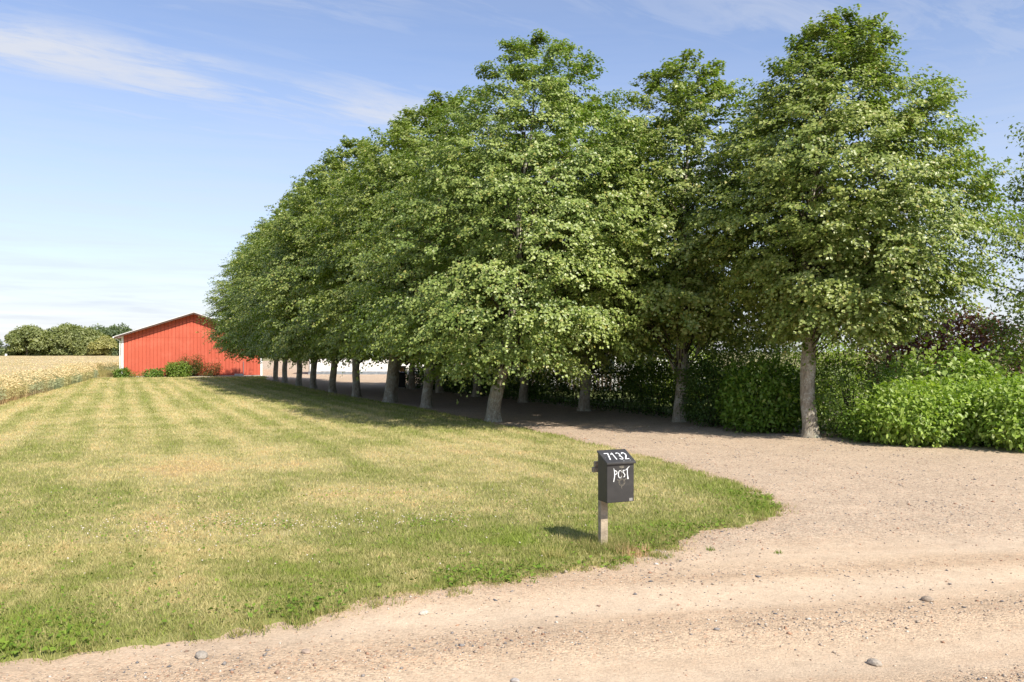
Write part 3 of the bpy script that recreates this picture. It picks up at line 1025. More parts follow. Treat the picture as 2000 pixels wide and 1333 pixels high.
shrub('leafy_shrub', 'bright green broad-leaved shrub cut off by the right picture edge', 'shrub', (12.35, 18.2, 0), 1.65, 1.15, 1.50, 65, 1100, 14, 0.125, 0.13, BRIGHT, 0.52, 14, down=0.5)
shrub('leafy_shrub', 'pale yellow-green bush with lobed leaves rising behind the bright shrub', 'shrub', (11.6, 21.9, 0), 1.5, 0.9, 2.05, 66, 420, 12, 0.135, 0.16, LIGHTY, 0.8, 12)
shrub('leafy_shrub', 'tall sunlit shrub behind the hedge between the two right lime trunks', 'shrub', (9.2, 27.2, 0), 2.3, 1.4, 2.9, 67, 1500, 12, 0.10, 0.2, [(0.13, 0.21, 0.025), (0.29, 0.36, 0.055), (0.38, 0.40, 0.12)], 0.6, 14)
shrub('leafy_shrub', 'sunlit yellow-green shrub behind the dark hedge, right of the white house', 'shrub', (6.4, 33.5, 0), 1.9, 1.3, 2.7, 68, 1100, 12, 0.105, 0.2, [(0.13, 0.20, 0.02), (0.28, 0.34, 0.055), (0.38, 0.38, 0.12)], 0.6, 14)
shrub('leafy_shrub', 'low shrub with dry twigs at the foot of the rightmost lime', 'shrub', (8.75, 19.7, 0), 0.62, 0.45, 0.75, 69, 230, 12, 0.07, 0.09, MIDG, 0.55, 12)
shrub('leafy_shrub', 'small sunlit shrub topping the hedge left of the white house', 'shrub', (0.95, 37.3, 0), 0.9, 0.7, 2.0, 70, 300, 12, 0.09, 0.13, [(0.10, 0.18, 0.02), (0.22, 0.30, 0.045)], 0.6, 8)

# copper beech
t = shrub('copper_beech', 'loose dark red copper beech behind the pale yellow-green bush', 'tree', (16.9, 31.5, 0), 2.5, 2.0, 3.35, 71, 1300, 12, 0.15, 0.2, COPPER, 0.75, 0, bumpy=0.4, full=0.5, part='crown', zmin=0.9)
mb = MB()
rr = random.Random(8)
mb.tube([(0, 0, 0), (0.03, 0, 1.2), (0.0, 0.05, 2.6), (0.1, 0, 3.6)], [0.09, 0.07, 0.04, 0.01], 8)
for k in range(34):
    a = rr.uniform(0, 6.28)
    z0 = rr.uniform(0.5, 2.4)
    L_ = rr.uniform(1.4, 2.6)
    mb.tube([(0, 0, z0), (math.cos(a) * L_ * 0.5, math.sin(a) * L_ * 0.45, z0 + L_ * 0.35), (math.cos(a) * L_, math.sin(a) * L_ * 0.8, z0 + L_ * rr.uniform(0.45, 0.7))], [0.03, 0.016, 0.004], 5, False)
mb.build('trunk', M_TWIG, t, smooth=True)


# open, airy tree at the right edge: leaf clumps hung on real branches
def airy_tree(label, loc, seed, H, spreadr, n_br, leaf, cols, zlow):
    t = thing('ash_tree', label, 'tree', loc)
    r = random.Random(seed)
    mb = MB()
    mb.tube([(0, 0, 0), (0.05, 0, H * 0.3), (-0.05, 0.08, H * 0.6), (0.05, 0, H * 0.95)], [0.20, 0.15, 0.09, 0.02], 12)
    mb.build('trunk', M_BARK, t, smooth=True)
    mb = MB()
    pts, outs = [], []
    for k in range(n_br):
        a = k * 2.4 + r.uniform(-0.4, 0.4)
        z0 = zlow + (H * 0.92 - zlow) * (k + 0.5) / n_br
        f = z0 / H
        L_ = spreadr * (1.05 - 0.75 * max(0, f - 0.35) / 0.65) * r.uniform(0.7, 1.15)
        rise = L_ * (0.15 + 0.5 * f) * r.uniform(0.6, 1.3)
        P = [Vector((0, 0, z0 - 0.3)), Vector((math.cos(a) * L_ * 0.5, math.sin(a) * L_ * 0.5, z0 + rise * 0.6)), Vector((math.cos(a) * L_, math.sin(a) * L_, z0 + rise))]
        mb.tube(P, [0.045, 0.025, 0.006], 5, False)
        for j in range(15):
            s = r.uniform(0.3, 1.08)
            c0 = P[0].lerp(P[1], s * 2) if s < 0.5 else P[1].lerp(P[2], s * 2 - 1)
            e = c0 + Vector((r.gauss(0, 0.34), r.gauss(0, 0.34), r.gauss(-0.02, 0.22)))
            mb.tube([c0, e], [0.009, 0.003], 3, False)
            pts.append(e)
            outs.append((math.cos(a), math.sin(a), 0.4))
    mb.build('branches', M_TWIG, t)
    pts = np.array([tuple(p) for p in pts])
    outs = unit(np.array(outs))
    V, F, C = shrub_leaves(seed, lambda r_, n: (pts, outs), len(pts), 34, leaf, 0.19, cols, 0.55, 0.5)
    link('crown', mesh_np('crown', V, F, C), M_BUSH, t)
    return t


airy_tree('airy light green tree cut off by the right picture edge, beyond the bright shrubs', (18.8, 26.5, 0), 81, 9.4, 3.6, 50, 0.135,
          [(0.11, 0.16, 0.03), (0.24, 0.28, 0.06), (0.32, 0.33, 0.10)], 1.1)
shrub('leafy_shrub', 'olive green bush beneath the airy tree at the right edge', 'shrub', (17.6, 25.0, 0), 2.3, 1.5, 2.9, 82, 700, 11, 0.10, 0.2, [(0.06, 0.10, 0.015), (0.14, 0.19, 0.03)], 0.5, 12)

# ------------------------------------------------------------------ red barn
BO = Vector((-32.8, 67.5, 0))
bd = Vector((0.955, 0.297, 0)).normalized()
brz = math.atan2(bd.y, bd.x)
barn = thing('red_barn', 'low red clad barn with white corner boards and shallow gable roof', 'barn', BO, brz)
BW, BD, EL, PK, PKX = 11.3, 30.0, 3.52, 5.48, 5.72      # width, depth, eave height, ridge height, ridge position


def wall_top(x):
    return EL + (PK - EL) * (x / PKX if x < PKX else (BW - x) / (BW - PKX))


core = MB()
core.prism([(0.05, 0.12), (BW - 0.05, 0.12), (BW - 0.05, wall_top(BW - 0.05) - 0.02), (PKX, PK - 0.03), (0.05, wall_top(0.05) - 0.02)], 0.04, BD)
core.build('wall', M_RED, barn)
nb = 38
bw = (BW - 0.36) / nb
SEAM = 3.38
for k in range(nb):
    x0 = 0.18 + k * bw + 0.024
    x1 = 0.18 + (k + 1) * bw - 0.024
    proud = 0.002 * ((k * 7) % 3)
    for lo, hi in ((0.14, SEAM - 0.006), (SEAM + 0.006, 9)):
        a, b = min(hi, wall_top(x0) - 0.03), min(hi, wall_top(x1) - 0.03)
        if min(a, b) - lo < 0.03:
            continue
        inset = 0.0 if lo < 1 else 0.006
        m = MB()
        m.add([(x0, 0.038, lo), (x0, -0.012 - proud + inset, lo), (x1, -0.012 - proud + inset, lo), (x1, 0.038, lo),
               (x0, 0.038, a), (x0, -0.012 - proud + inset, a), (x1, -0.012 - proud + inset, b), (x1, 0.038, b)],
              [(1, 2, 6, 5), (0, 1, 5, 4), (2, 3, 7, 6), (4, 5, 6, 7), (0, 3, 2, 1)])
        m.build('cladding_board', M_RED, barn)
for x0, x1 in ((0.0, 0.16), (BW - 0.16, BW)):
    m = MB()
    m.box(x0, x1, -0.035, 0.16, 0.06, min(wall_top(x0), wall_top(x1)) - 0.03)
    m.build('corner_board', M_WHITE, barn)
m = MB()
m.box(-0.02, BW + 0.02, 0.0, BD, -0.05, 0.12)
m.build('plinth', M_CONCRETE, barn)
OH = 0.62
sl = (PK - EL) / PKX
sr = (PK - EL) / (BW - PKX)
roof = MB()
roof.prism([(-0.45, EL - 0.45 * sl + 0.06), (PKX, PK + 0.06), (PKX, PK + 0.105), (-0.45, EL - 0.45 * sl + 0.105)], -OH, BD + 0.4)
roof.prism([(BW + 0.45, EL - 0.45 * sr + 0.06), (BW + 0.45, EL - 0.45 * sr + 0.105), (PKX + 0.001, PK + 0.105), (PKX + 0.001, PK + 0.06)], -OH, BD + 0.4)
rf = roof.build('roof', M_ROOFSHEET, barn)
for pts in ([(-0.46, EL - 0.46 * sl - 0.08), (PKX - 0.001, PK - 0.08), (PKX - 0.001, PK + 0.055), (-0.46, EL - 0.46 * sl + 0.055)],
            [(BW + 0.46, EL - 0.46 * sr - 0.08), (BW + 0.46, EL - 0.46 * sr + 0.055), (PKX + 0.002, PK + 0.055), (PKX + 0.002, PK - 0.08)]):
    m = MB()
    m.prism(pts, -OH - 0.03, -OH - 0.004)
    m.build('verge_board', M_DARKTRIM, rf)
for xs, sx in ((-0.52, 1), (BW + 0.52, -1)):
    m = MB()
    zz = EL - 0.45 * (sl if sx == 1 else sr)
    m.tube([(xs, -OH + 0.02, zz + 0.02), (xs, BD + 0.3, zz + 0.0)], 0.065, 8)
    m.build('gutter', M_WHITE, rf)
m = MB()
m.tube([(-0.46, -0.02, EL - 0.2), (-0.10, -0.09, EL - 0.45), (-0.10, -0.09, 0.12), (-0.16, -0.2, 0.05)], 0.045, 8)
m.build('downpipe', M_WHITE, barn)
m = MB()
m.tube([(9.72, -0.06, 0.1), (9.72, -0.06, 1.35)], 0.025, 8)
m.build('standpipe', M_GREYMETAL, barn)
m = MB()
m.box(5.5, 7.9, -0.05, -0.026, 1.16, 1.20)
m.build('trellis_rail', M_RED, barn)
for xx in (5.9, 6.9, 7.75):
    m = MB()
    m.box(xx, xx + 0.05, -0.075, -0.051, 0.14, 1.7 if xx > 7.5 else 1.3)
    m.build('trellis_post', M_RED, barn)
m = MB()
m.box(-0.3, BW + 0.8, -0.75, 0.0, -0.06, 0.075)
tag(m.build('paved_strip', M_CONCRETE, None, loc=BO, rot=(0, 0, brz)), 'narrow concrete strip along the foot of the red barn', 'pavement')
m = MB()
m.box(9.0, 9.75, -0.62, -0.08, 0.075, 0.26)
tag(m.build('concrete_step', M_CONCRETE, None, bevel=0.02, loc=BO, rot=(0, 0, brz)), 'small concrete step against the red barn wall beneath the trees', 'step')


def by_barn(x, off):
    p = BO + bd * x + Vector((bd.y, -bd.x, 0)) * off
    return (p.x, p.y, 0.0)


shrub('leafy_shrub', 'rounded bright green bush in front of the red barn', 'shrub', by_barn(4.5, 1.0), 0.85, 0.6, 1.1, 91, 420, 12, 0.13, 0.13, [(0.11, 0.19, 0.025), (0.23, 0.30, 0.06), (0.30, 0.34, 0.1)], 0.6, 8, rotz=brz)
shrub('climbing_rose', 'tall dark climbing rose with reddish shoots behind the bright bush by the barn', 'shrub', by_barn(5.6, 0.5), 0.85, 0.35, 1.55, 92, 300, 10, 0.10, 0.15, [(0.05, 0.085, 0.02), (0.12, 0.13, 0.03), (0.36, 0.12, 0.04)], 0.6, 12, rotz=brz, bumpy=0.5, full=0.55)
shrub('climbing_rose', 'sparse reddish climbing rose on the red barn wall, nearest the trees', 'shrub', by_barn(7.0, 0.42), 0.75, 0.25, 1.1, 93, 150, 9, 0.10, 0.14, [(0.06, 0.085, 0.02), (0.16, 0.11, 0.03), (0.36, 0.11, 0.04)], 0.6, 12, rotz=brz, bumpy=0.5, full=0.6)
shrub('leafy_plant', 'broad-leaved green plant at the foot of the barn left of the bright bush', 'plant', by_barn(2.6, 1.0), 0.62, 0.45, 0.62, 94, 90, 10, 0.17, 0.10, [(0.10, 0.18, 0.03), (0.22, 0.30, 0.07)], 0.8, 5, rotz=brz)
shrub('leafy_plant', 'broad-leaved weed at the white left corner board of the barn', 'plant', by_barn(0.2, 0.95), 0.5, 0.4, 0.65, 95, 110, 10, 0.16, 0.12, [(0.09, 0.16, 0.025), (0.20, 0.28, 0.06)], 0.75, 5, rotz=brz)
shrub('leafy_plant', 'low straggly weeds between the barn corner and the broad-leaved plant', 'plant', by_barn(1.4, 0.95), 0.75, 0.35, 0.45, 96, 80, 10, 0.10, 0.10, [(0.12, 0.17, 0.03), (0.24, 0.25, 0.07), (0.36, 0.15, 0.08)], 0.4, 5, rotz=brz)

# ------------------------------------------------------------------ houses beyond the avenue
# long white farm building seen beneath the crowns
fb = thing('white_outbuilding', 'long white rendered farm building with grey plinth beyond the farmyard', 'building', (-19.6, 77.5, 0), R(-4))
m = MB()
m.box(0, 13.0, 0, 8, 0.28, 3.0)
m.build('wall', M_RENDER, fb)
m = MB()
m.box(-0.03, 13.03, -0.05, 8.05, -0.05, 0.28)
m.build('plinth', M_PLINTH, fb)
m = MB()
m.prism([(-0.4, 2.95), (13.4, 2.95), (13.4, 3.05), (-0.4, 3.05)], -0.5, 8.5)
m.add([(-0.4, -0.5, 3.05), (13.4, -0.5, 3.05), (13.4, 4, 5.2), (-0.4, 4, 5.2), (-0.4, 8.5, 3.05), (13.4, 8.5, 3.05)], [(0, 1, 2, 3), (3, 2, 5, 4), (0, 3, 4), (1, 5, 2)])
m.build('roof', M_TILE, fb)
m = MB()
m.tube([(0.1, -0.08, 0.2), (0.1, -0.08, 2.9)], 0.04, 8)
m.build('downpipe', M_GREYMETAL, fb)
for i_ in range(3):
    m = MB()
    m.box(1.2 + i_ * 4.1, 3.6 + i_ * 4.1, -0.03, 0.05, 0.34, 2.5)
    m.build('gate_leaf', M_WHITE, fb)

# white dwelling house glimpsed over the hedge
hz = thing('white_house', 'white house with brown framed windows glimpsed over the dark hedge', 'house', (0.2, 44.5, 0), R(-3))
m = MB()
m.box(0, 10.5, 0, 8, 0.3, 3.1)
m.build('wall', M_RENDER, hz)
m = MB()
m.box(-0.03, 10.53, -0.04, 8.04, -0.05, 0.3)
m.build('plinth', M_PLINTH, hz)
m = MB()
m.add([(-0.4, -0.55, 3.0), (10.9, -0.55, 3.0), (10.9, 4, 5.6), (-0.4, 4, 5.6), (-0.4, 8.5, 3.0), (10.9, 8.5, 3.0)], [(0, 1, 2, 3), (3, 2, 5, 4), (0, 4, 5, 1), (0, 3, 4), (1, 5, 2)])
m.build('roof', M_TILE, hz)
for (x0, x1, z0, z1) in ((1.0, 1.75, 0.95, 2.25), (2.15, 3.05, 0.95, 2.25), (3.55, 4.15, 0.35, 2.4), (4.7, 5.5, 0.95, 2.25), (6.6, 7.6, 0.95, 2.25), (8.4, 9.4, 0.95, 2.25)):
    wn = MB()
    fw = 0.07
    wn.box(x0, x1, -0.03, 0.02, z0, z0 + fw)
    wn.box(x0, x1, -0.03, 0.02, z1 - fw, z1)
    wn.box(x0, x0 + fw, -0.03, 0.02, z0 + fw, z1 - fw)
    wn.box(x1 - fw, x1, -0.03, 0.02, z0 + fw, z1 - fw)
    wn.box((x0 + x1) / 2 - 0.025, (x0 + x1) / 2 + 0.025, -0.03, 0.02, z0 + fw, z1 - fw)
    wo_ = wn.build('window', M_BROWNFRAME, hz)
    pn = MB()
    pn.box(x0 + fw, x1 - fw, -0.012, -0.006, z0 + fw, z1 - fw)
    pn.build('pane', M_GLASS, wo_)
    m = MB()
    m.box(x0 - 0.05, x1 + 0.05, -0.12, 0.0, z0 - 0.06, z0 - 0.004)
    m.build('sill', M_WHITE, wo_)
# veranda rail with posts
ver = thing('veranda_rail', 'dark brown veranda railing with white posts before the white house', 'railing', (0.6, 42.6, 0), R(-3))
for xx in (0.0, 1.6, 3.2, 4.8, 6.4):
    m = MB()
    m.box(xx, xx + 0.09, 0, 0.09, 0, 2.5)
    m.build('post', M_WHITE, ver)
for zz in (1.05, 2.05):
    m = MB()
    m.box(0, 6.49, 0.092, 0.14, zz, zz + 0.08)
    m.build('rail', M_BROWNFRAME, ver)
for k in range(30):
    m = MB()
    m.box(0.03 + k * 0.215, 0.03 + k * 0.215 + 0.12, 0.142, 0.165, 0.12, 1.0)
    m.build('slat', M_BROWNFRAME, ver)
for (xx, lab, cl_) in ((3.05, 'bunch of red flowers in a box on the veranda railing', (0.55, 0.02, 0.03)), (2.55, 'bunch of purple flowers in a box on the veranda railing', (0.30, 0.05, 0.36))):
    fl = thing('flower_box', lab, 'flowers', (0.6 + xx, 42.45, 0.95), R(-3))
    m = MB()
    m.box(-0.22, 0.22, -0.09, 0.09, 0.0, 0.17)
    m.build('box', M_BROWNFRAME, fl)
    V, F, C = shrub_leaves(11, dome_points(0.24, 0.12, 0.3), 40, 8, 0.06, 0.05, [cl_, tuple(min(1, c * 1.3) for c in cl_)], 0.9)
    V[:, 2] += 0.14
    link('blossom', mesh_np('blossom', V, F, C), M_PETAL, fl)

# ------------------------------------------------------------------ wheeled bin and brick post
bn = thing('wheeled_bin', 'black wheeled rubbish bin beneath the avenue trees', 'bin', (-6.55, 47.6, 0), R(10))
m = MB()
m.add([(-0.20, -0.24, 0.08), (0.20, -0.24, 0.08), (0.20, 0.20, 0.08), (-0.20, 0.20, 0.08), (-0.25, -0.30, 0.9), (0.25, -0.30, 0.9), (0.25, 0.27, 0.9), (-0.25, 0.27, 0.9)],
      [(0, 3, 2, 1), (4, 5, 6, 7), (0, 1, 5, 4), (1, 2, 6, 5), (2, 3, 7, 6), (3, 0, 4, 7)])
m.build('body', M_BIN, bn, bevel=0.02)
m = MB()
m.prism([(-0.27, 0.905), (0.27, 0.905), (0.27, 0.95), (0.20, 0.985), (-0.20, 0.985), (-0.27, 0.95)], -0.33, 0.30)
m.build('lid', M_BIN, bn, bevel=0.012)
m = MB()
m.tube([(-0.22, 0.36, 0.92), (0.22, 0.36, 0.92)], 0.018, 8)
m.build('handle', M_BIN, bn)
for sx in (-0.24, 0.24):
    m = MB()
    m.tube([(sx - 0.025, 0.20, 0.10), (sx + 0.025, 0.20, 0.10)], 0.10, 14)
    m.build('wheel', M_BIN, bn)
bp = thing('brick_post', 'short orange brick post behind the black wheeled bin', 'post', (-7.15, 52.6, 0))
m = MB()
m.box(-0.17, 0.17, -0.17, 0.17, 0, 1.18)
m.build('shaft', M_CONCRETE, bp)
for k in range(14):
    for sx in (0, 1):
        m = MB()
        z = 0.02 + k * 0.083
        if (k % 2) == 0:
            m.box(-0.19 + sx * 0.195, -0.005 + sx * 0.195, -0.19, 0.19, z, z + 0.07)
        else:
            m.box(-0.19, 0.19, -0.19 + sx * 0.195, -0.005 + sx * 0.195, z, z + 0.07)
        m.build('brick', M_BRICK, bp)
m = MB()
m.box(-0.23, 0.23, -0.23, 0.23, 1.185, 1.26)
m.build('cap', M_CONCRETE, bp)

# ------------------------------------------------------------------ wheat field
def wheat():
    r = np.random.default_rng(77)
    Vs, Fs, Cs, base = [], [], [], 0
    # canopy sheet, a little below the ears
    ys = np.exp(np.linspace(math.log(12), math.log(262), 200))
    as_ = np.linspace(-1.30, 0.05, 170)
    YY, AA = np.meshgrid(ys, as_, indexing='ij')
    XX = AA * YY
    D = signed(wheat_poly, XX.ravel(), YY.ravel())
    X_, Y_ = XX.ravel(), YY.ravel()
    hh = 0.97 + (fbm(X_ * 0.35, Y_ * 0.35, 4, 51) - 0.5) * 0.16 + (fbm(X_ * 2.5, Y_ * 2.5, 2, 52) - 0.5) * 0.12
    Zc = np.where(D > 0.25, hh - 0.14, -0.1)
    idx = np.arange(YY.size).reshape(YY.shape)
    q_ = np.stack([idx[:-1, :-1], idx[:-1, 1:], idx[1:, 1:], idx[1:, :-1]], -1).reshape(-1, 4)
    q_ = q_[(D[q_] > 0.45).all(1)]
    cc = lerp(np.array([0.52, 0.40, 0.20]), np.array([0.70, 0.55, 0.31]), fbm(X_ * 0.8, Y_ * 0.25, 4, 53))
    cc = lerp(cc, np.array([0.40, 0.35, 0.16]), sstep(fbm(X_ * 0.12, Y_ * 0.08, 3, 54), 0.52, 0.7) * 0.6)
    Vs.append(np.stack([X_, Y_, Zc], 1))
    quads = q_
    Cs.append(cc)
    base = len(X_)
    # stalks
    def stalks(n, mode):
        if mode == 'edge':
            # dense along the mown edge and the barn corner
            seg = np.array([(-15.0, 18.4), (-20.9, 32.9), (-35.0, 67.7), (-37.5, 71.0), (-42.5, 82.0), (-41.5, 92.0)])
            Ls = np.linalg.norm(np.diff(seg, axis=0), axis=1)
            si = r.choice(len(Ls), n, p=Ls / Ls.sum())
            t_ = r.random(n)
            p = seg[si] + (seg[si + 1] - seg[si]) * t_[:, None]
            d_ = (seg[si + 1] - seg[si]) / Ls[si][:, None]
            nrm_ = np.stack([-d_[:, 1], d_[:, 0]], 1)
            p = p + nrm_ * (np.abs(r.normal(0, 0.9, n)))[:, None] + r.normal(0, 0.06, (n, 2))
            x, y = p[:, 0], p[:, 1]
        else:
            y = np.exp(r.uniform(math.log(26), math.log(200), n))
            x = r.uniform(-0.95, -0.34, n) * y
        d = signed(wheat_poly, x, y) + (fbm(x * 1.5, y * 1.5, 3, 61) - 0.5) * 0.5
        k = d > r.uniform(-0.12, 0.02, n)
        x, y, d = x[k], y[k], d[k]
        n = len(x)
        top = (0.97 + (fbm(x * 0.35, y * 0.35, 4, 51) - 0.5) * 0.16 + r.normal(0, 0.07, n)) * (0.72 + 0.28 * sstep(d, -0.1, 0.35))
        sc_ = 1 + np.clip(y - 30, 0, 200) / 60
        wd = 0.006 * sc_
        a = r.uniform(0, 6.28, n)
        la = r.normal(0.6, 1.0, n)
        ln = r.uniform(0.03, 0.14, n)
        bx, by = x, y
        tx, ty = x + np.cos(la) * ln, y + np.sin(la) * ln
        # stalk: a thin quad; ear: a nodding diamond; one leaf
        ex, ey = np.cos(a) * wd, np.sin(a) * wd
        z0 = np.where(d < 0.5, -0.02, 0.5)
        s0 = np.stack([bx - ex, by - ey, z0], 1)
        s1 = np.stack([bx + ex, by + ey, z0], 1)
        s2 = np.stack([tx + ex * 0.6, ty + ey * 0.6, top - 0.06], 1)
        s3 = np.stack([tx - ex * 0.6, ty - ey * 0.6, top - 0.06], 1)
        ew = 0.013 * sc_
        el = 0.11 * (0.8 + 0.2 * sc_)
        nod = r.uniform(-0.6, 0.7, n)
        hx, hy = np.cos(la) * el * np.cos(nod), np.sin(la) * el * np.cos(nod)
        e0 = np.stack([tx, ty, top - 0.06], 1)
        e2 = np.stack([tx + hx, ty + hy, top - 0.06 + el * np.sin(nod) * 0.8], 1)
        em = (e0 + e2) / 2
        sv = np.stack([np.cos(a) * ew, np.sin(a) * ew, r.normal(0, 0.6, n) * ew], 1)
        V = np.stack([s0, s1, s2, s3, e0, em + sv, e2, em - sv], 1)
        # leaf
        lz = top * r.uniform(0.25, 0.75, n)
        l0 = np.stack([x + (tx - x) * 0.5, y + (ty - y) * 0.5, lz], 1)
        lv = r.uniform(0, 6.28, n)
        l2 = l0 + np.stack([np.cos(lv) * 0.14, np.sin(lv) * 0.14, r.uniform(-0.05, 0.1, n)], 1)
        l1 = l0 + np.stack([-np.sin(lv) * 0.009 * sc_, np.cos(lv) * 0.009 * sc_, 0.05 + 0 * lv], 1)
        V = np.concatenate([V, np.stack([l0, l1, l2], 1)], 1)
        gold = lerp(np.array([0.58, 0.44, 0.21]), np.array([0.84, 0.70, 0.42]), r.random(n))
        patch = fbm(x * 0.16, y * 0.16, 3, 62)
        low = lerp(np.array([0.36, 0.34, 0.14]), np.array([0.25, 0.31, 0.19]), sstep(patch, 0.4, 0.6))
        low = lerp(low, np.array([0.60, 0.37, 0.22]), 0.8 * sstep(y, 50, 36) * sstep(d, 0.7, 0.2) * sstep(fbm(x * 0.4, y * 0.4, 2, 63), 0.35, 0.6))
        low = low * r.uniform(0.75, 1.2, n)[:, None]
        midc = lerp(np.array([0.46, 0.42, 0.20]), np.array([0.34, 0.38, 0.22]), sstep(patch, 0.4, 0.6))
        C = np.stack([low, low, midc, midc, gold * 0.92, gold, gold * 1.05, gold, midc, midc, midc * 1.1], 1)
        i = np.arange(n)[:, None] * 11
        q4 = np.concatenate([i + np.array([[0, 1, 2, 3]]), i + np.array([[4, 5, 6, 7]])], 0)
        t3 = i + np.array([[8, 9, 10]])
        return V.reshape(-1, 3), q4, t3, C.reshape(-1, 3)

    Q, T3 = [quads], []
    for n, mode in ((36000, 'edge'), (32000, 'field')):
        V, q4, t3, C = stalks(n, mode)
        Vs.append(V)
        Cs.append(C)
        Q.append(q4 + base)
        T3.append(t3 + base)
        base += len(V)
    me = mesh_np('wheat', np.concatenate(Vs), [np.concatenate(Q), np.concatenate(T3)], np.concatenate(Cs))
    return link('wheat_field', me, M_WHEAT)


setting(wheat(), 'stuff', 'ripe golden wheat field beside the lawn')

# rank grass in the corner between wheat, lawn and barn
def rank_grass(n, poly, hmin, hmax, cols, seed, wid=0.012):
    r = np.random.default_rng(seed)
    P = np.array(poly)
    x = r.uniform(P[:, 0].min(), P[:, 0].max(), n)
    y = r.uniform(P[:, 1].min(), P[:, 1].max(), n)
    d = signed(poly, x, y)
    k = d > 0
    x, y, d = x[k], y[k], d[k]
    n = len(x)
    h = r.uniform(hmin, hmax, n) * (0.6 + 0.4 * sstep(d, 0, 0.5))
    th = r.uniform(0, 6.28, n)
    la = r.uniform(0, 6.28, n)
    ln = r.uniform(0.1, 0.6, n) * h
    V = np.stack([np.stack([x - np.cos(th) * wid, y - np.sin(th) * wid, np.full(n, -0.03)], 1), np.stack([x + np.cos(th) * wid, y + np.sin(th) * wid, np.full(n, -0.03)], 1),
                  np.stack([x + np.cos(la) * ln, y + np.sin(la) * ln, h], 1)], 1).reshape(-1, 3)
    c = lerp(np.array(cols[0]), np.array(cols[1]), np.clip(r.random(n) * 0.7 + 0.5 * (fbm(x * 0.6, y * 0.6, 3, seed) - 0.3), 0, 1))
    return V, np.arange(n * 3).reshape(-1, 3), np.repeat(c, 3, 0)


rg = [rank_grass(26000, [(-35.6, 66.6), (-33.9, 69.3), (-30.5, 82), (-36, 90), (-42.3, 81.8), (-37.6, 70.6)], 0.2, 0.55, [(0.20, 0.22, 0.06), (0.46, 0.36, 0.17)], 71),
      rank_grass(26000, [(-15.2, 18.0), (-20.5, 32.5), (-27, 48.5), (-34.6, 67.3), (-35.3, 67.6), (-27.9, 48.5), (-21.5, 32.7), (-16.2, 18.2)], 0.05, 0.22, [(0.12, 0.20, 0.03), (0.40, 0.36, 0.13)], 72)]
off_ = 0
VV, FF, CC = [], [], []
for V, F, C in rg:
    VV.append(V)
    FF.append(F + off_)
    CC.append(C)
    off_ += len(V)
setting(link('rough_grass', mesh_np('rough_grass', np.concatenate(VV), np.concatenate(FF), np.concatenate(CC)), M_GRASS), 'stuff', 'rough uncut grass along the wheat and by the barn corner')

# ------------------------------------------------------------------ far trees beyond the wheat
def far_crown(seed, n_lobe, per, w_, h_, leafs, cols):
    r = np.random.default_rng(seed)
    d = unit(r.normal(0, 1, (n_lobe, 3)))
    d[:, 2] = r.uniform(-0.75, 0.95, n_lobe)
    q9 = np.sqrt(np.clip(1 - np.clip(d[:, 2], 0, 1) ** 2, 0.08, 1))
    cen = np.stack([d[:, 0] * w_ * 0.72 * q9, d[:, 1] * w_ * 0.6 * q9, h_ * (0.42 + 0.42 * d[:, 2])], 1)
    lr = r.uniform(0.16, 0.28, n_lobe) * h_
    k = n_lobe * per
    li = np.repeat(np.arange(n_lobe), per)
    o = unit(r.normal(0, 1, (k, 3)))
    o[:, 2] = np.abs(o[:, 2]) * 1.1 - 0.35
    o = unit(o)
    P = cen[li] + o * (lr[li] * r.uniform(0.75, 1.08, k))[:, None]
    P[:, 2] = np.maximum(P[:, 2], 0.25)
    T = unit(r.normal(0, 1, (k, 3)) + np.array([[0, 0, -0.4]]))
    N = unit(o + np.array([[0, 0, 0.5]]) + r.normal(0, 0.35, (k, 3)))
    L = leafs * r.uniform(0.6, 1.4, k)
    V = leaf_quads(P, T, N, L, L * 0.8)
    c = lerp(np.array(cols[0]), np.array(cols[1]), np.clip(r.random(k) * 0.6 + r.random(n_lobe)[li] * 0.4, 0, 1))
    return mesh_np('far_crown', V, leaf_faces(k), np.repeat(c, 4, 0))


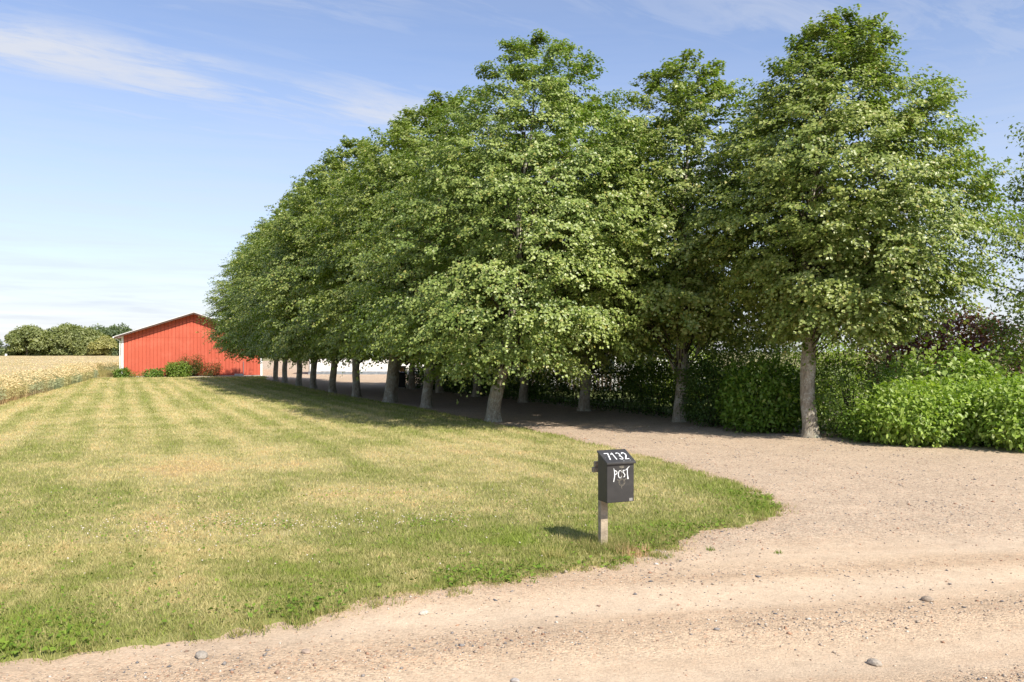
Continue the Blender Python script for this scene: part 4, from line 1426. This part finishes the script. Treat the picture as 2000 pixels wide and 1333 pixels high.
OLIVE = [(0.15, 0.185, 0.070), (0.29, 0.305, 0.115)]
DEEP = [(0.10, 0.14, 0.075), (0.18, 0.22, 0.10)]
PALE = [(0.24, 0.24, 0.09), (0.42, 0.39, 0.15)]
far_meshes = {k: far_crown(400 + j, 42, 330, 7.0, 10.0, 0.62, c) for j, (k, c) in enumerate((('o1', OLIVE), ('o2', OLIVE), ('d', DEEP), ('p', PALE)))}
for me in far_meshes.values():
    me.materials.append(M_BUSH)
ftr = MB()
ftr.tube([(0, 0, -0.1), (0.1, 0, 2), (0, 0.1, 4.5), (0, 0, 7)], [0.4, 0.3, 0.22, 0.08], 8)
ftm = ftr.mesh('far_trunk', True)
ftm.materials.append(M_BARK)
FAR = [(-196, 292, 1.0, 1.0, 'd', 'dark tree at the far edge of the wheat, half outside the left picture edge'),
       (-176, 268, 0.95, 0.72, 'd', 'low green tree left of the big olive clump beyond the wheat'),
       (-158, 262, 1.1, 1.06, 'o1', 'leftmost big olive tree of the clump beyond the wheat'),
       (-152, 271, 1.15, 1.12, 'o2', 'tallest olive tree of the clump beyond the wheat'),
       (-144, 265, 1.0, 1.08, 'o1', 'olive tree in the middle of the clump beyond the wheat'),
       (-137.5, 262, 0.9, 0.98, 'o2', 'round olive tree right of the middle of the far clump'),
       (-131, 258, 0.75, 0.70, 'p', 'small pale olive tree standing before the far clump, near the barn roof'),
       (-134, 275, 1.05, 1.08, 'd', 'darker tree behind the small pale one in the far clump'),
       (-125, 262, 0.85, 0.74, 'd', 'dark rounded tree of the far clump touching the barn corner'),
       (-167, 280, 1.0, 0.86, 'd', 'dark tree filling the gap left of the big olive clump'),
       (-146, 284, 1.2, 1.08, 'd', 'dark tree just showing behind the middle of the far olive clump'),
       (-118, 270, 1.0, 0.8, 'o1', 'far olive tree mostly hidden by the barn'),
       (-210, 270, 1.0, 0.85, 'o2', 'far olive tree outside the left picture edge')]
for j, (x, y, sxy, sz, key, label) in enumerate(FAR):
    t = thing('field_tree', label, 'tree', (x, y, 0), j * 1.3, 'trees beyond the wheat field')
    link('trunk', ftm, None, t)
    o = link('crown', far_meshes[key], None, t)
    o.scale = (sxy, sxy, sz)
mk = MB()
mk.box(-0.25, 0.25, -0.2, 0.2, 0, 1.3)
mk.add([(-0.3, -0.25, 1.302), (0.3, -0.25, 1.302), (0.3, 0.25, 1.302), (-0.3, 0.25, 1.302), (0, 0, 1.5)], [(0, 1, 4), (1, 2, 4), (2, 3, 4), (3, 0, 4)])
tag(mk.build('field_marker', M_WHITE, None, loc=(-160.5, 255, 0)), 'tiny white post at the far wheat edge below the olive trees', 'post')

# ------------------------------------------------------------------ letter box on its post
LB = thing('letter_box', 'charcoal post-mounted letter box with white number 7132 on its lid', 'letter box', (1.015, 8.97, 0.03), R(22))
m = MB()
m.box(-0.045, 0.045, -0.035, 0.035, -0.10, 1.01)
m.build('post', M_POST, LB, bevel=0.006)
m = MB()
m.box(-0.078, 0.24, 0.036, 0.076, 0.880, 0.940)
m.build('crossbar', M_POST, LB, bevel=0.005)
m = MB()
m.box(-0.098, 0.22, 0.037, 0.090, 0.818, 0.876)
m.build('crossbar', M_POST, LB, bevel=0.006)
bx0, bx1, by0, by1 = -0.085, 0.25, -0.250, -0.037         # the box hangs in front of the post
zb, zf, zk = 0.525, 0.945, 1.045
m = MB()
m.add([(bx0, by0, zb), (bx1, by0, zb), (bx1, by1, zb), (bx0, by1, zb), (bx0, by0, zf), (bx1, by0, zf), (bx1, by1, zk), (bx0, by1, zk)],
      [(0, 3, 2, 1), (4, 5, 6, 7), (0, 1, 5, 4), (1, 2, 6, 5), (2, 3, 7, 6), (3, 0, 4, 7)])
m.build('body', M_BOXPAINT, LB, bevel=0.006)
sl_ = (zk - zf) / (by1 - by0)
lid = MB()
ly0, ly1 = by0 - 0.022, by1 + 0.004
zt0, zt1 = zf + 0.008 - 0.022 * sl_, zk + 0.008 + 0.004 * sl_
lx0, lx1 = bx0 - 0.012, bx1 + 0.014
TH = 0.022
lid.add([(lx0, ly0, zt0), (lx1, ly0, zt0), (lx1, ly1, zt1), (lx0, ly1, zt1), (lx0, ly0, zt0 + TH), (lx1, ly0, zt0 + TH), (lx1, ly1, zt1 + TH), (lx0, ly1, zt1 + TH)],
        [(0, 3, 2, 1), (4, 5, 6, 7), (0, 1, 5, 4), (1, 2, 6, 5), (2, 3, 7, 6), (3, 0, 4, 7)])
lido = lid.build('lid', M_BOXPAINT, LB, bevel=0.004)


def ribbon(pts, wd):
    """flat stroke with mitred joints; wd a number or one width per point"""
    P = [Vector((p[0], p[1])) for p in pts]
    if not hasattr(wd, '__len__'):
        wd = [wd] * len(P)
    vs, fs = [], []
    for i, p in enumerate(P):
        d0 = (P[i] - P[i - 1]).normalized() if i > 0 else (P[1] - P[0]).normalized()
        d1 = (P[i + 1] - P[i]).normalized() if i < len(P) - 1 else d0
        t_ = (d0 + d1)
        t_ = t_.normalized() if t_.length > 1e-6 else d0
        nrm_ = Vector((-t_.y, t_.x))
        k = 1 / max(0.5, nrm_.dot(Vector((-d0.y, d0.x))))
        vs += [p + nrm_ * wd[i] * 0.5 * k, p - nrm_ * wd[i] * 0.5 * k]
    for i in range(len(P) - 1):
        fs.append((2 * i, 2 * i + 1, 2 * i + 3, 2 * i + 2))
    return vs, fs


def arc(cx, cy, rx, ry, a0, a1, n=12):
    return [(cx + rx * math.cos(R(a0 + (a1 - a0) * i / n)), cy + ry * math.sin(R(a0 + (a1 - a0) * i / n))) for i in range(n + 1)]


def decal(name, strokes, to3d, mat, parent, lift=0.0):
    mb = MB()
    for j, (pts, wd) in enumerate(strokes):
        vs, fs = ribbon(pts, wd)
        mb.add([to3d(v_.x, v_.y, lift + j * 0.0003) for v_ in vs], fs)
    return mb.build(name, mat, parent)


ln_ = math.hypot(ly1 - ly0, zt1 - zt0)
ud = Vector((0, (ly1 - ly0) / ln_, (zt1 - zt0) / ln_))
nn = Vector((0, -ud.z, ud.y))


def on_lid(x, y, lift):
    p = Vector((lx0, ly0, zt0 + TH)) + Vector((x, 0, 0)) + ud * y + nn * (0.0016 + lift)
    return tuple(p)


def on_front(x, z, lift):
    return (bx0 + x, by0 - 0.0016 - lift, zb + z)


LW, LHt = lx1 - lx0, ln_
dw, dh, gap, x_, y_ = 0.048, 0.128, 0.022, 0.050, 0.058
st = 0.0135
digits = {
    '7': [([(0, 1), (1, 1), (0.40, 0)], st)],
    '1': [([(0.10, 0.80), (0.62, 1.0), (0.62, 0)], st)],
    '3': [(arc(0.45, 0.75, 0.42, 0.25, 150, -90), st), (arc(0.45, 0.26, 0.46, 0.26, 90, -150), st)],
    '2': [(arc(0.48, 0.72, 0.42, 0.28, 165, -35) + [(0.06, 0.02), (0.98, 0.02)], st)],
}
for ch in '7132':
    strokes = [([(x_ + px * dw, y_ + py * dh) for px, py in pts], wd) for pts, wd in digits[ch]]
    decal('digit', strokes, on_lid, M_LETTER, lido)
    x_ += dw + gap
for k, (px, py, s_) in enumerate(((0.215, 0.022, 0.006), (0.30, 0.03, 0.004), (0.03, 0.10, 0.003), (0.315, 0.045, 0.003))):
    decal('paint_fleck', [([(px, py), (px + s_ * 1.6, py + s_ * 0.3)], s_)], on_lid, M_LETTER, lido)

# the word POST on the front with its worn post-horn emblem between the letters
fx, fz = 0.080, 0.228
sx_, sz_ = 0.19, 0.152
P_ = lambda x, z: (fx + x * sx_, fz + z * sz_)
body = [o for o in LB.children if o.name.startswith('body')][0]
letters = [
    [([P_(0.0, 0.98), P_(0.055, 0.74), P_(0.065, 0.4), P_(0.0, 0.0)], [0.003, 0.011, 0.011, 0.010]), ([P_(x, z) for x, z in arc(0.075, 0.655, 0.145, 0.135, 100, -95, 10)], 0.009)],
    [([P_(x, z) for x, z in arc(0.42, 0.52, 0.115, 0.27, 0, 360, 16)], [0.003, 0.003, 0.004, 0.005, 0.006, 0.007, 0.009, 0.010, 0.010, 0.010, 0.009, 0.007, 0.006, 0.005, 0.004, 0.003, 0.003])],
    [([P_(0.735, 0.72), P_(0.69, 0.80), P_(0.62, 0.77), P_(0.615, 0.65), P_(0.68, 0.56), P_(0.735, 0.46), P_(0.71, 0.33), P_(0.63, 0.30)], [0.004, 0.007, 0.009, 0.010, 0.010, 0.010, 0.008, 0.004])],
    [([P_(0.78, 0.79), P_(0.87, 0.86), P_(1.03, 1.06)], [0.008, 0.011, 0.004]), ([P_(0.895, 0.87), P_(0.895, 0.5), P_(0.945, 0.14)], [0.010, 0.010, 0.015])],
]
for strokes in letters:
    decal('letter', strokes, on_front, M_LETTER, body, 0.0006)
emb = [([P_(0.40, 1.02), P_(0.66, 1.02)], 0.016), ([P_(0.40, 1.14), P_(0.40, 0.98)], 0.005), ([P_(0.47, 1.15), P_(0.47, 0.98)], 0.005), ([P_(0.53, 1.17), P_(0.53, 0.98)], 0.006),
       ([P_(0.59, 1.15), P_(0.59, 0.98)], 0.005), ([P_(0.66, 1.14), P_(0.66, 0.98)], 0.005), ([P_(0.53, 0.95), P_(0.53, 0.20)], 0.005),
       ([P_(x, z) for x, z in arc(0.53, -0.06, 0.20, 0.25, 0, 360, 26)], 0.006), ([P_(x, z) for x, z in arc(0.53, -0.06, 0.14, 0.18, 0, 360, 22)], 0.004),
       ([P_(0.70, 0.08), P_(0.84, 0.20)], [0.005, 0.014]), ([P_(0.36, 0.08), P_(0.22, 0.14)], [0.005, 0.010]), ([P_(0.53, -0.31), P_(0.50, -0.44), P_(0.55, -0.56)], [0.010, 0.006, 0.002])]
decal('post_horn_emblem', emb, on_front, M_EMBLEM, body)
m = MB()
m.add([on_front(0.275, 0.008, 0), on_front(0.316, 0.008, 0), on_front(0.316, 0.040, 0), on_front(0.275, 0.040, 0)], [(0, 1, 2, 3)])
m.build('sticker', M_STICKER, body)

# taller tuft round the post, fringe weeds and clover
def tuft(cx, cy, rad, n, hmin, hmax, cols, seed, wid=0.004):
    r = np.random.default_rng(seed)
    a = r.uniform(0, 6.28, n)
    q_ = np.sqrt(r.random(n)) * rad
    x, y = cx + np.cos(a) * q_, cy + np.sin(a) * q_
    h = r.uniform(hmin, hmax, n)
    th = r.uniform(0, 6.28, n)
    la = r.uniform(0, 6.28, n)
    ln = r.uniform(0.1, 0.8, n) * h
    z = np.full(n, 0.0)
    V = np.stack([np.stack([x - np.cos(th) * wid, y - np.sin(th) * wid, z], 1), np.stack([x + np.cos(th) * wid, y + np.sin(th) * wid, z], 1),
                  np.stack([x + np.cos(la) * ln, y + np.sin(la) * ln, h], 1)], 1).reshape(-1, 3)
    c = lerp(np.array(cols[0]), np.array(cols[1]), r.random(n))
    return V, np.repeat(c, 3, 0)


tv, tcx = [], []
GR2 = [(0.14, 0.20, 0.04), (0.40, 0.33, 0.14)]
for args in ((1.03, 8.95, 0.32, 1300, 0.06, 0.17, GR2, 1), (0.75, 8.95, 0.4, 1200, 0.05, 0.13, GR2, 2), (1.55, 9.35, 0.35, 1000, 0.05, 0.13, GR2, 3),
             (0.45, 8.45, 0.12, 160, 0.08, 0.2, [(0.35, 0.33, 0.10), (0.5, 0.42, 0.18)], 4), (1.3, 8.75, 0.2, 250, 0.05, 0.14, [(0.55, 0.36, 0.2), (0.6, 0.42, 0.24)], 5)):
    V, C = tuft(*args)
    tv.append(V)
    tcx.append(C)
rr2 = np.random.default_rng(15)
for k in range(70):         # small tufts along the ragged road edge
    s = rr2.random()
    i0 = rr2.integers(24, 52) % len(lawn_poly)
    p = lawn_poly[i0] * (1 - s) + lawn_poly[(i0 + 1) % len(lawn_poly)] * s
    V, C = tuft(p[0] + rr2.normal(0, 0.1), p[1] + rr2.normal(0, 0.12), rr2.uniform(0.04, 0.12), 60, 0.02, 0.085, GR2, 100 + k)
    tv.append(V)
    tcx.append(C)
for k, (x, y) in enumerate(((2.9, 8.75), (2.2, 8.9), (1.05, 8.25), (0.2, 7.6))):   # sprigs coming up through the gravel
    V, C = tuft(x, y, 0.05, 26, 0.02, 0.06, [(0.12, 0.20, 0.03), (0.2, 0.27, 0.05)], 300 + k, 0.006)
    tv.append(V)
    tcx.append(C)
V = np.concatenate(tv)
setting(link('grass_tufts', mesh_np('tufts', V, np.arange(len(V)).reshape(-1, 3), np.concatenate(tcx)), M_GRASS), 'stuff', 'longer grass tufts round the letter box post and along the road edge')

# broad-leaved weeds along the fringe and clover leaves in the sward
r = np.random.default_rng(88)
n = 52000
Yw = np.sqrt(r.uniform(5.3 ** 2, 12.5 ** 2, n))
Xw = r.uniform(-0.72, 0.35, n) * Yw
Dw = lawn_edge(Xw, Yw)
dens = 0.12 + 0.9 * sstep(Dw, 1.3, 0.1) * sstep(fbm(Xw * 1.2, Yw * 1.2, 3, 91), 0.42, 0.6) + 0.8 * np.exp(-(((Yw - 9.9 - (Xw + 3) * 0.12) / 0.35) ** 2)) * (Xw < -0.6) * sstep(fbm(Xw * 1.5, Yw * 1.5, 2, 92), 0.4, 0.6)
k = (Dw > -0.02) & (r.random(n) < dens * 0.8)
Xw, Yw, Dw = Xw[k], Yw[k], Dw[k]
n = len(Xw)
P = np.stack([Xw, Yw, lawn_z(Xw, Yw, Dw) + r.uniform(0.01, 0.05, n)], 1)
T = unit(r.normal(0, 1, (n, 3)) * np.array([[1, 1, 0.35]]) + np.array([[0, 0, 0.25]]))
N = unit(np.array([[0, 0, 1.0]]) + r.normal(0, 0.3, (n, 3)))
L = r.uniform(0.014, 0.042, n) * (1 + 0.5 * sstep(Dw, 0.8, 0.1))
V = leaf_quads(P, T, N, L, L * r.uniform(0.5, 0.9, n))
c = lerp(np.array([0.10, 0.18, 0.02]), np.array([0.21, 0.30, 0.04]), r.random(n))
setting(link('clover_and_weeds', mesh_np('weeds', V, leaf_faces(n), np.repeat(c, 4, 0)), M_GRASS), 'stuff', 'clover and low broad-leaved weeds in the lawn')

# white clover heads
OCT = np.array([(1, 0, 0), (0, 1, 0), (-1, 0, 0), (0, -1, 0), (0, 0, 1), (0, 0, -1)], float)
OCTF = np.array([(0, 1, 4), (1, 2, 4), (2, 3, 4), (3, 0, 4), (1, 0, 5), (2, 1, 5), (3, 2, 5), (0, 3, 5)])
n = 330
t_ = r.random(n)
Xf = np.where(t_ < 0.62, r.uniform(-5.2, -0.5, n), r.uniform(-7, 1.0, n))
Yf = np.where(t_ < 0.62, 9.9 + (Xf + 3) * 0.14 + r.normal(0, 0.28, n), r.uniform(7.5, 13.5, n))
Df = lawn_edge(Xf, Yf)
k = Df > 0.2
Xf, Yf, Df = Xf[k], Yf[k], Df[k]
n = len(Xf)
sz = r.uniform(0.006, 0.011, n)
V = (OCT[None] * sz[:, None, None] * r.uniform(0.8, 1.2, (n, 6, 1)) + np.stack([Xf, Yf, lawn_z(Xf, Yf, Df) + r.uniform(0.03, 0.06, n)], 1)[:, None, :]).reshape(-1, 3)
F = (OCTF[None] + (np.arange(n) * 6)[:, None, None]).reshape(-1, 3)
c = np.repeat(lerp(np.array([0.80, 0.74, 0.64]), np.array([0.62, 0.48, 0.38]), r.random(n) ** 2), 6, 0)
setting(link('clover_flowers', mesh_np('clover_flowers', V, F, c), M_PETAL), 'stuff', 'small white clover heads dotted across the lawn')

# ------------------------------------------------------------------ loose stones
def pebbles(n, seed):
    r = np.random.default_rng(seed)
    Y = np.exp(r.uniform(math.log(4.6), math.log(24), n))
    X = r.uniform(-0.72, 0.78, n) * Y
    s, a = road_frame(X, Y)
    s2 = s + (fbm(a * 0.16, s * 0.2, 2, 11) - 0.5) * 0.7
    D = lawn_edge(X, Y)
    pr = 0.10 + 0.75 * np.exp(-((s2 - 5.85) / 0.28) ** 2) + 1.3 * sstep(s2, 4.75, 4.3) * sstep(a, -0.5, 2.0) + 0.35 * np.exp(-((s2 - 7.3) / 0.3) ** 2)
    pr = pr + 0.7 * sstep(D, -0.75, -0.1) * sstep(X, -1.0, 0.5) + 0.45 * sstep(s2, 7.8, 9.6)
    pr = pr * (0.35 + 1.1 * sstep(fbm(X * 1.1, Y * 1.1, 3, 95), 0.35, 0.65))
    k = (D < 0.02) & (r.random(n) < pr)
    # keep to the road and driveway, off the hedge bottom
    pe = X * PERP[0] + Y * PERP[1]
    k &= pe < 16.0
    X, Y, D, s2 = X[k], Y[k], D[k], s2[k]
    n = len(X)
    size = np.exp(r.normal(math.log(0.0062), 0.45, n)) * (0.75 + Y / 20)
    size = np.clip(size, 0.003, 0.024)
    ang = r.uniform(0, 6.28, n)
    v = OCT[None] * r.uniform(0.65, 1.25, (n, 6, 3)) + r.normal(0, 0.16, (n, 6, 3))
    v = v * (size[:, None] * np.stack([r.uniform(0.8, 1.5, n), r.uniform(0.7, 1.1, n), r.uniform(0.4, 0.8, n)], 1))[:, None, :]
    cs, sn = np.cos(ang)[:, None], np.sin(ang)[:, None]
    v = np.stack([v[..., 0] * cs - v[..., 1] * sn, v[..., 0] * sn + v[..., 1] * cs, v[..., 2]], -1)
    v = v + np.stack([X, Y, gravel_height(X, Y) + size * 0.25], 1)[:, None, :]
    pal = np.array([(0.22, 0.20, 0.185), (0.36, 0.29, 0.225), (0.42, 0.34, 0.26), (0.29, 0.195, 0.14), (0.50, 0.45, 0.38), (0.13, 0.13, 0.135), (0.36, 0.21, 0.135)])
    c = pal[r.choice(len(pal), n, p=[0.16, 0.25, 0.22, 0.12, 0.10, 0.07, 0.08])] * r.uniform(0.8, 1.15, n)[:, None]
    F = (OCTF[None] + (np.arange(n) * 6)[:, None, None]).reshape(-1, 3)
    return mesh_np('pebbles', v.reshape(-1, 3), F, np.repeat(c, 6, 0))


setting(link('loose_gravel', pebbles(80000, 96), M_STONE), 'stuff', 'loose pebbles scattered over the road and driveway')

STONES = [(-2.23, 5.77, 0.045, (0.30, 0.265, 0.22), 'flat grey stone lying alone on the road near the bottom left'),
          (2.58, 5.72, 0.042, (0.33, 0.285, 0.23), 'rounded grey stone at the bottom edge of the road, right of the middle'),
          (3.70, 7.15, 0.045, (0.30, 0.24, 0.18), 'brownish stone on the gravel ridge at the right of the road'),
          (-1.50, 5.85, 0.030, (0.34, 0.26, 0.20), 'small brown clod between the road tracks left of the middle'),
          (0.02, 5.40, 0.026, (0.36, 0.33, 0.30), 'small dark stone at the bottom edge of the road near the middle'),
          (-0.74, 6.75, 0.034, (0.46, 0.41, 0.34), 'pale stone where the grass meets the road, left of the middle')]
for j, (x, y, s_, col, label) in enumerate(STONES):
    bm = bmesh.new()
    bmesh.ops.create_icosphere(bm, subdivisions=2, radius=1.0)
    rj = random.Random(j + 3)
    axes = [Vector((rj.gauss(0, 1), rj.gauss(0, 1), rj.gauss(0, 1))).normalized() for _ in range(7)]
    for v_ in bm.verts:
        k = min(1.0, min((0.72 + 0.06 * q2) / max(0.05, v_.co.dot(a)) if v_.co.dot(a) > 0.05 else 9 for q2, a in enumerate(axes)))
        v_.co = v_.co * k
        v_.co = Vector((v_.co.x * s_ * 1.35, v_.co.y * s_, v_.co.z * s_ * 0.7))
    me = bpy.data.meshes.new('stone')
    bm.to_mesh(me)
    bm.free()
    z = float(gravel_height(np.array([x]), np.array([y]))[0])
    tag(link('stone', me, plain('stone_%d' % j, col, 0.9, 0.25, 60, bump=0.3), None, (x, y, z + s_ * 0.30), (0, 0, rj.uniform(0, 3))), label, 'stone', 'single stones on the road')

# garden ground behind the hedge
m = MB()
m.add([(7.2, 24.3, 0.06), (9.4, 21.3, 0.06), (12.2, 19.0, 0.06), (18, 16.0, 0.06), (60, 14, 0.06), (60, 110, 0.06), (-8.5, 110, 0.06), (-5.6, 51.5, 0.06)], [tuple(range(8))])
setting(m.build('garden_ground', plain('garden_grass', (0.15, 0.18, 0.05), 0.95, 0.35, 0.8, bump=0.5)))
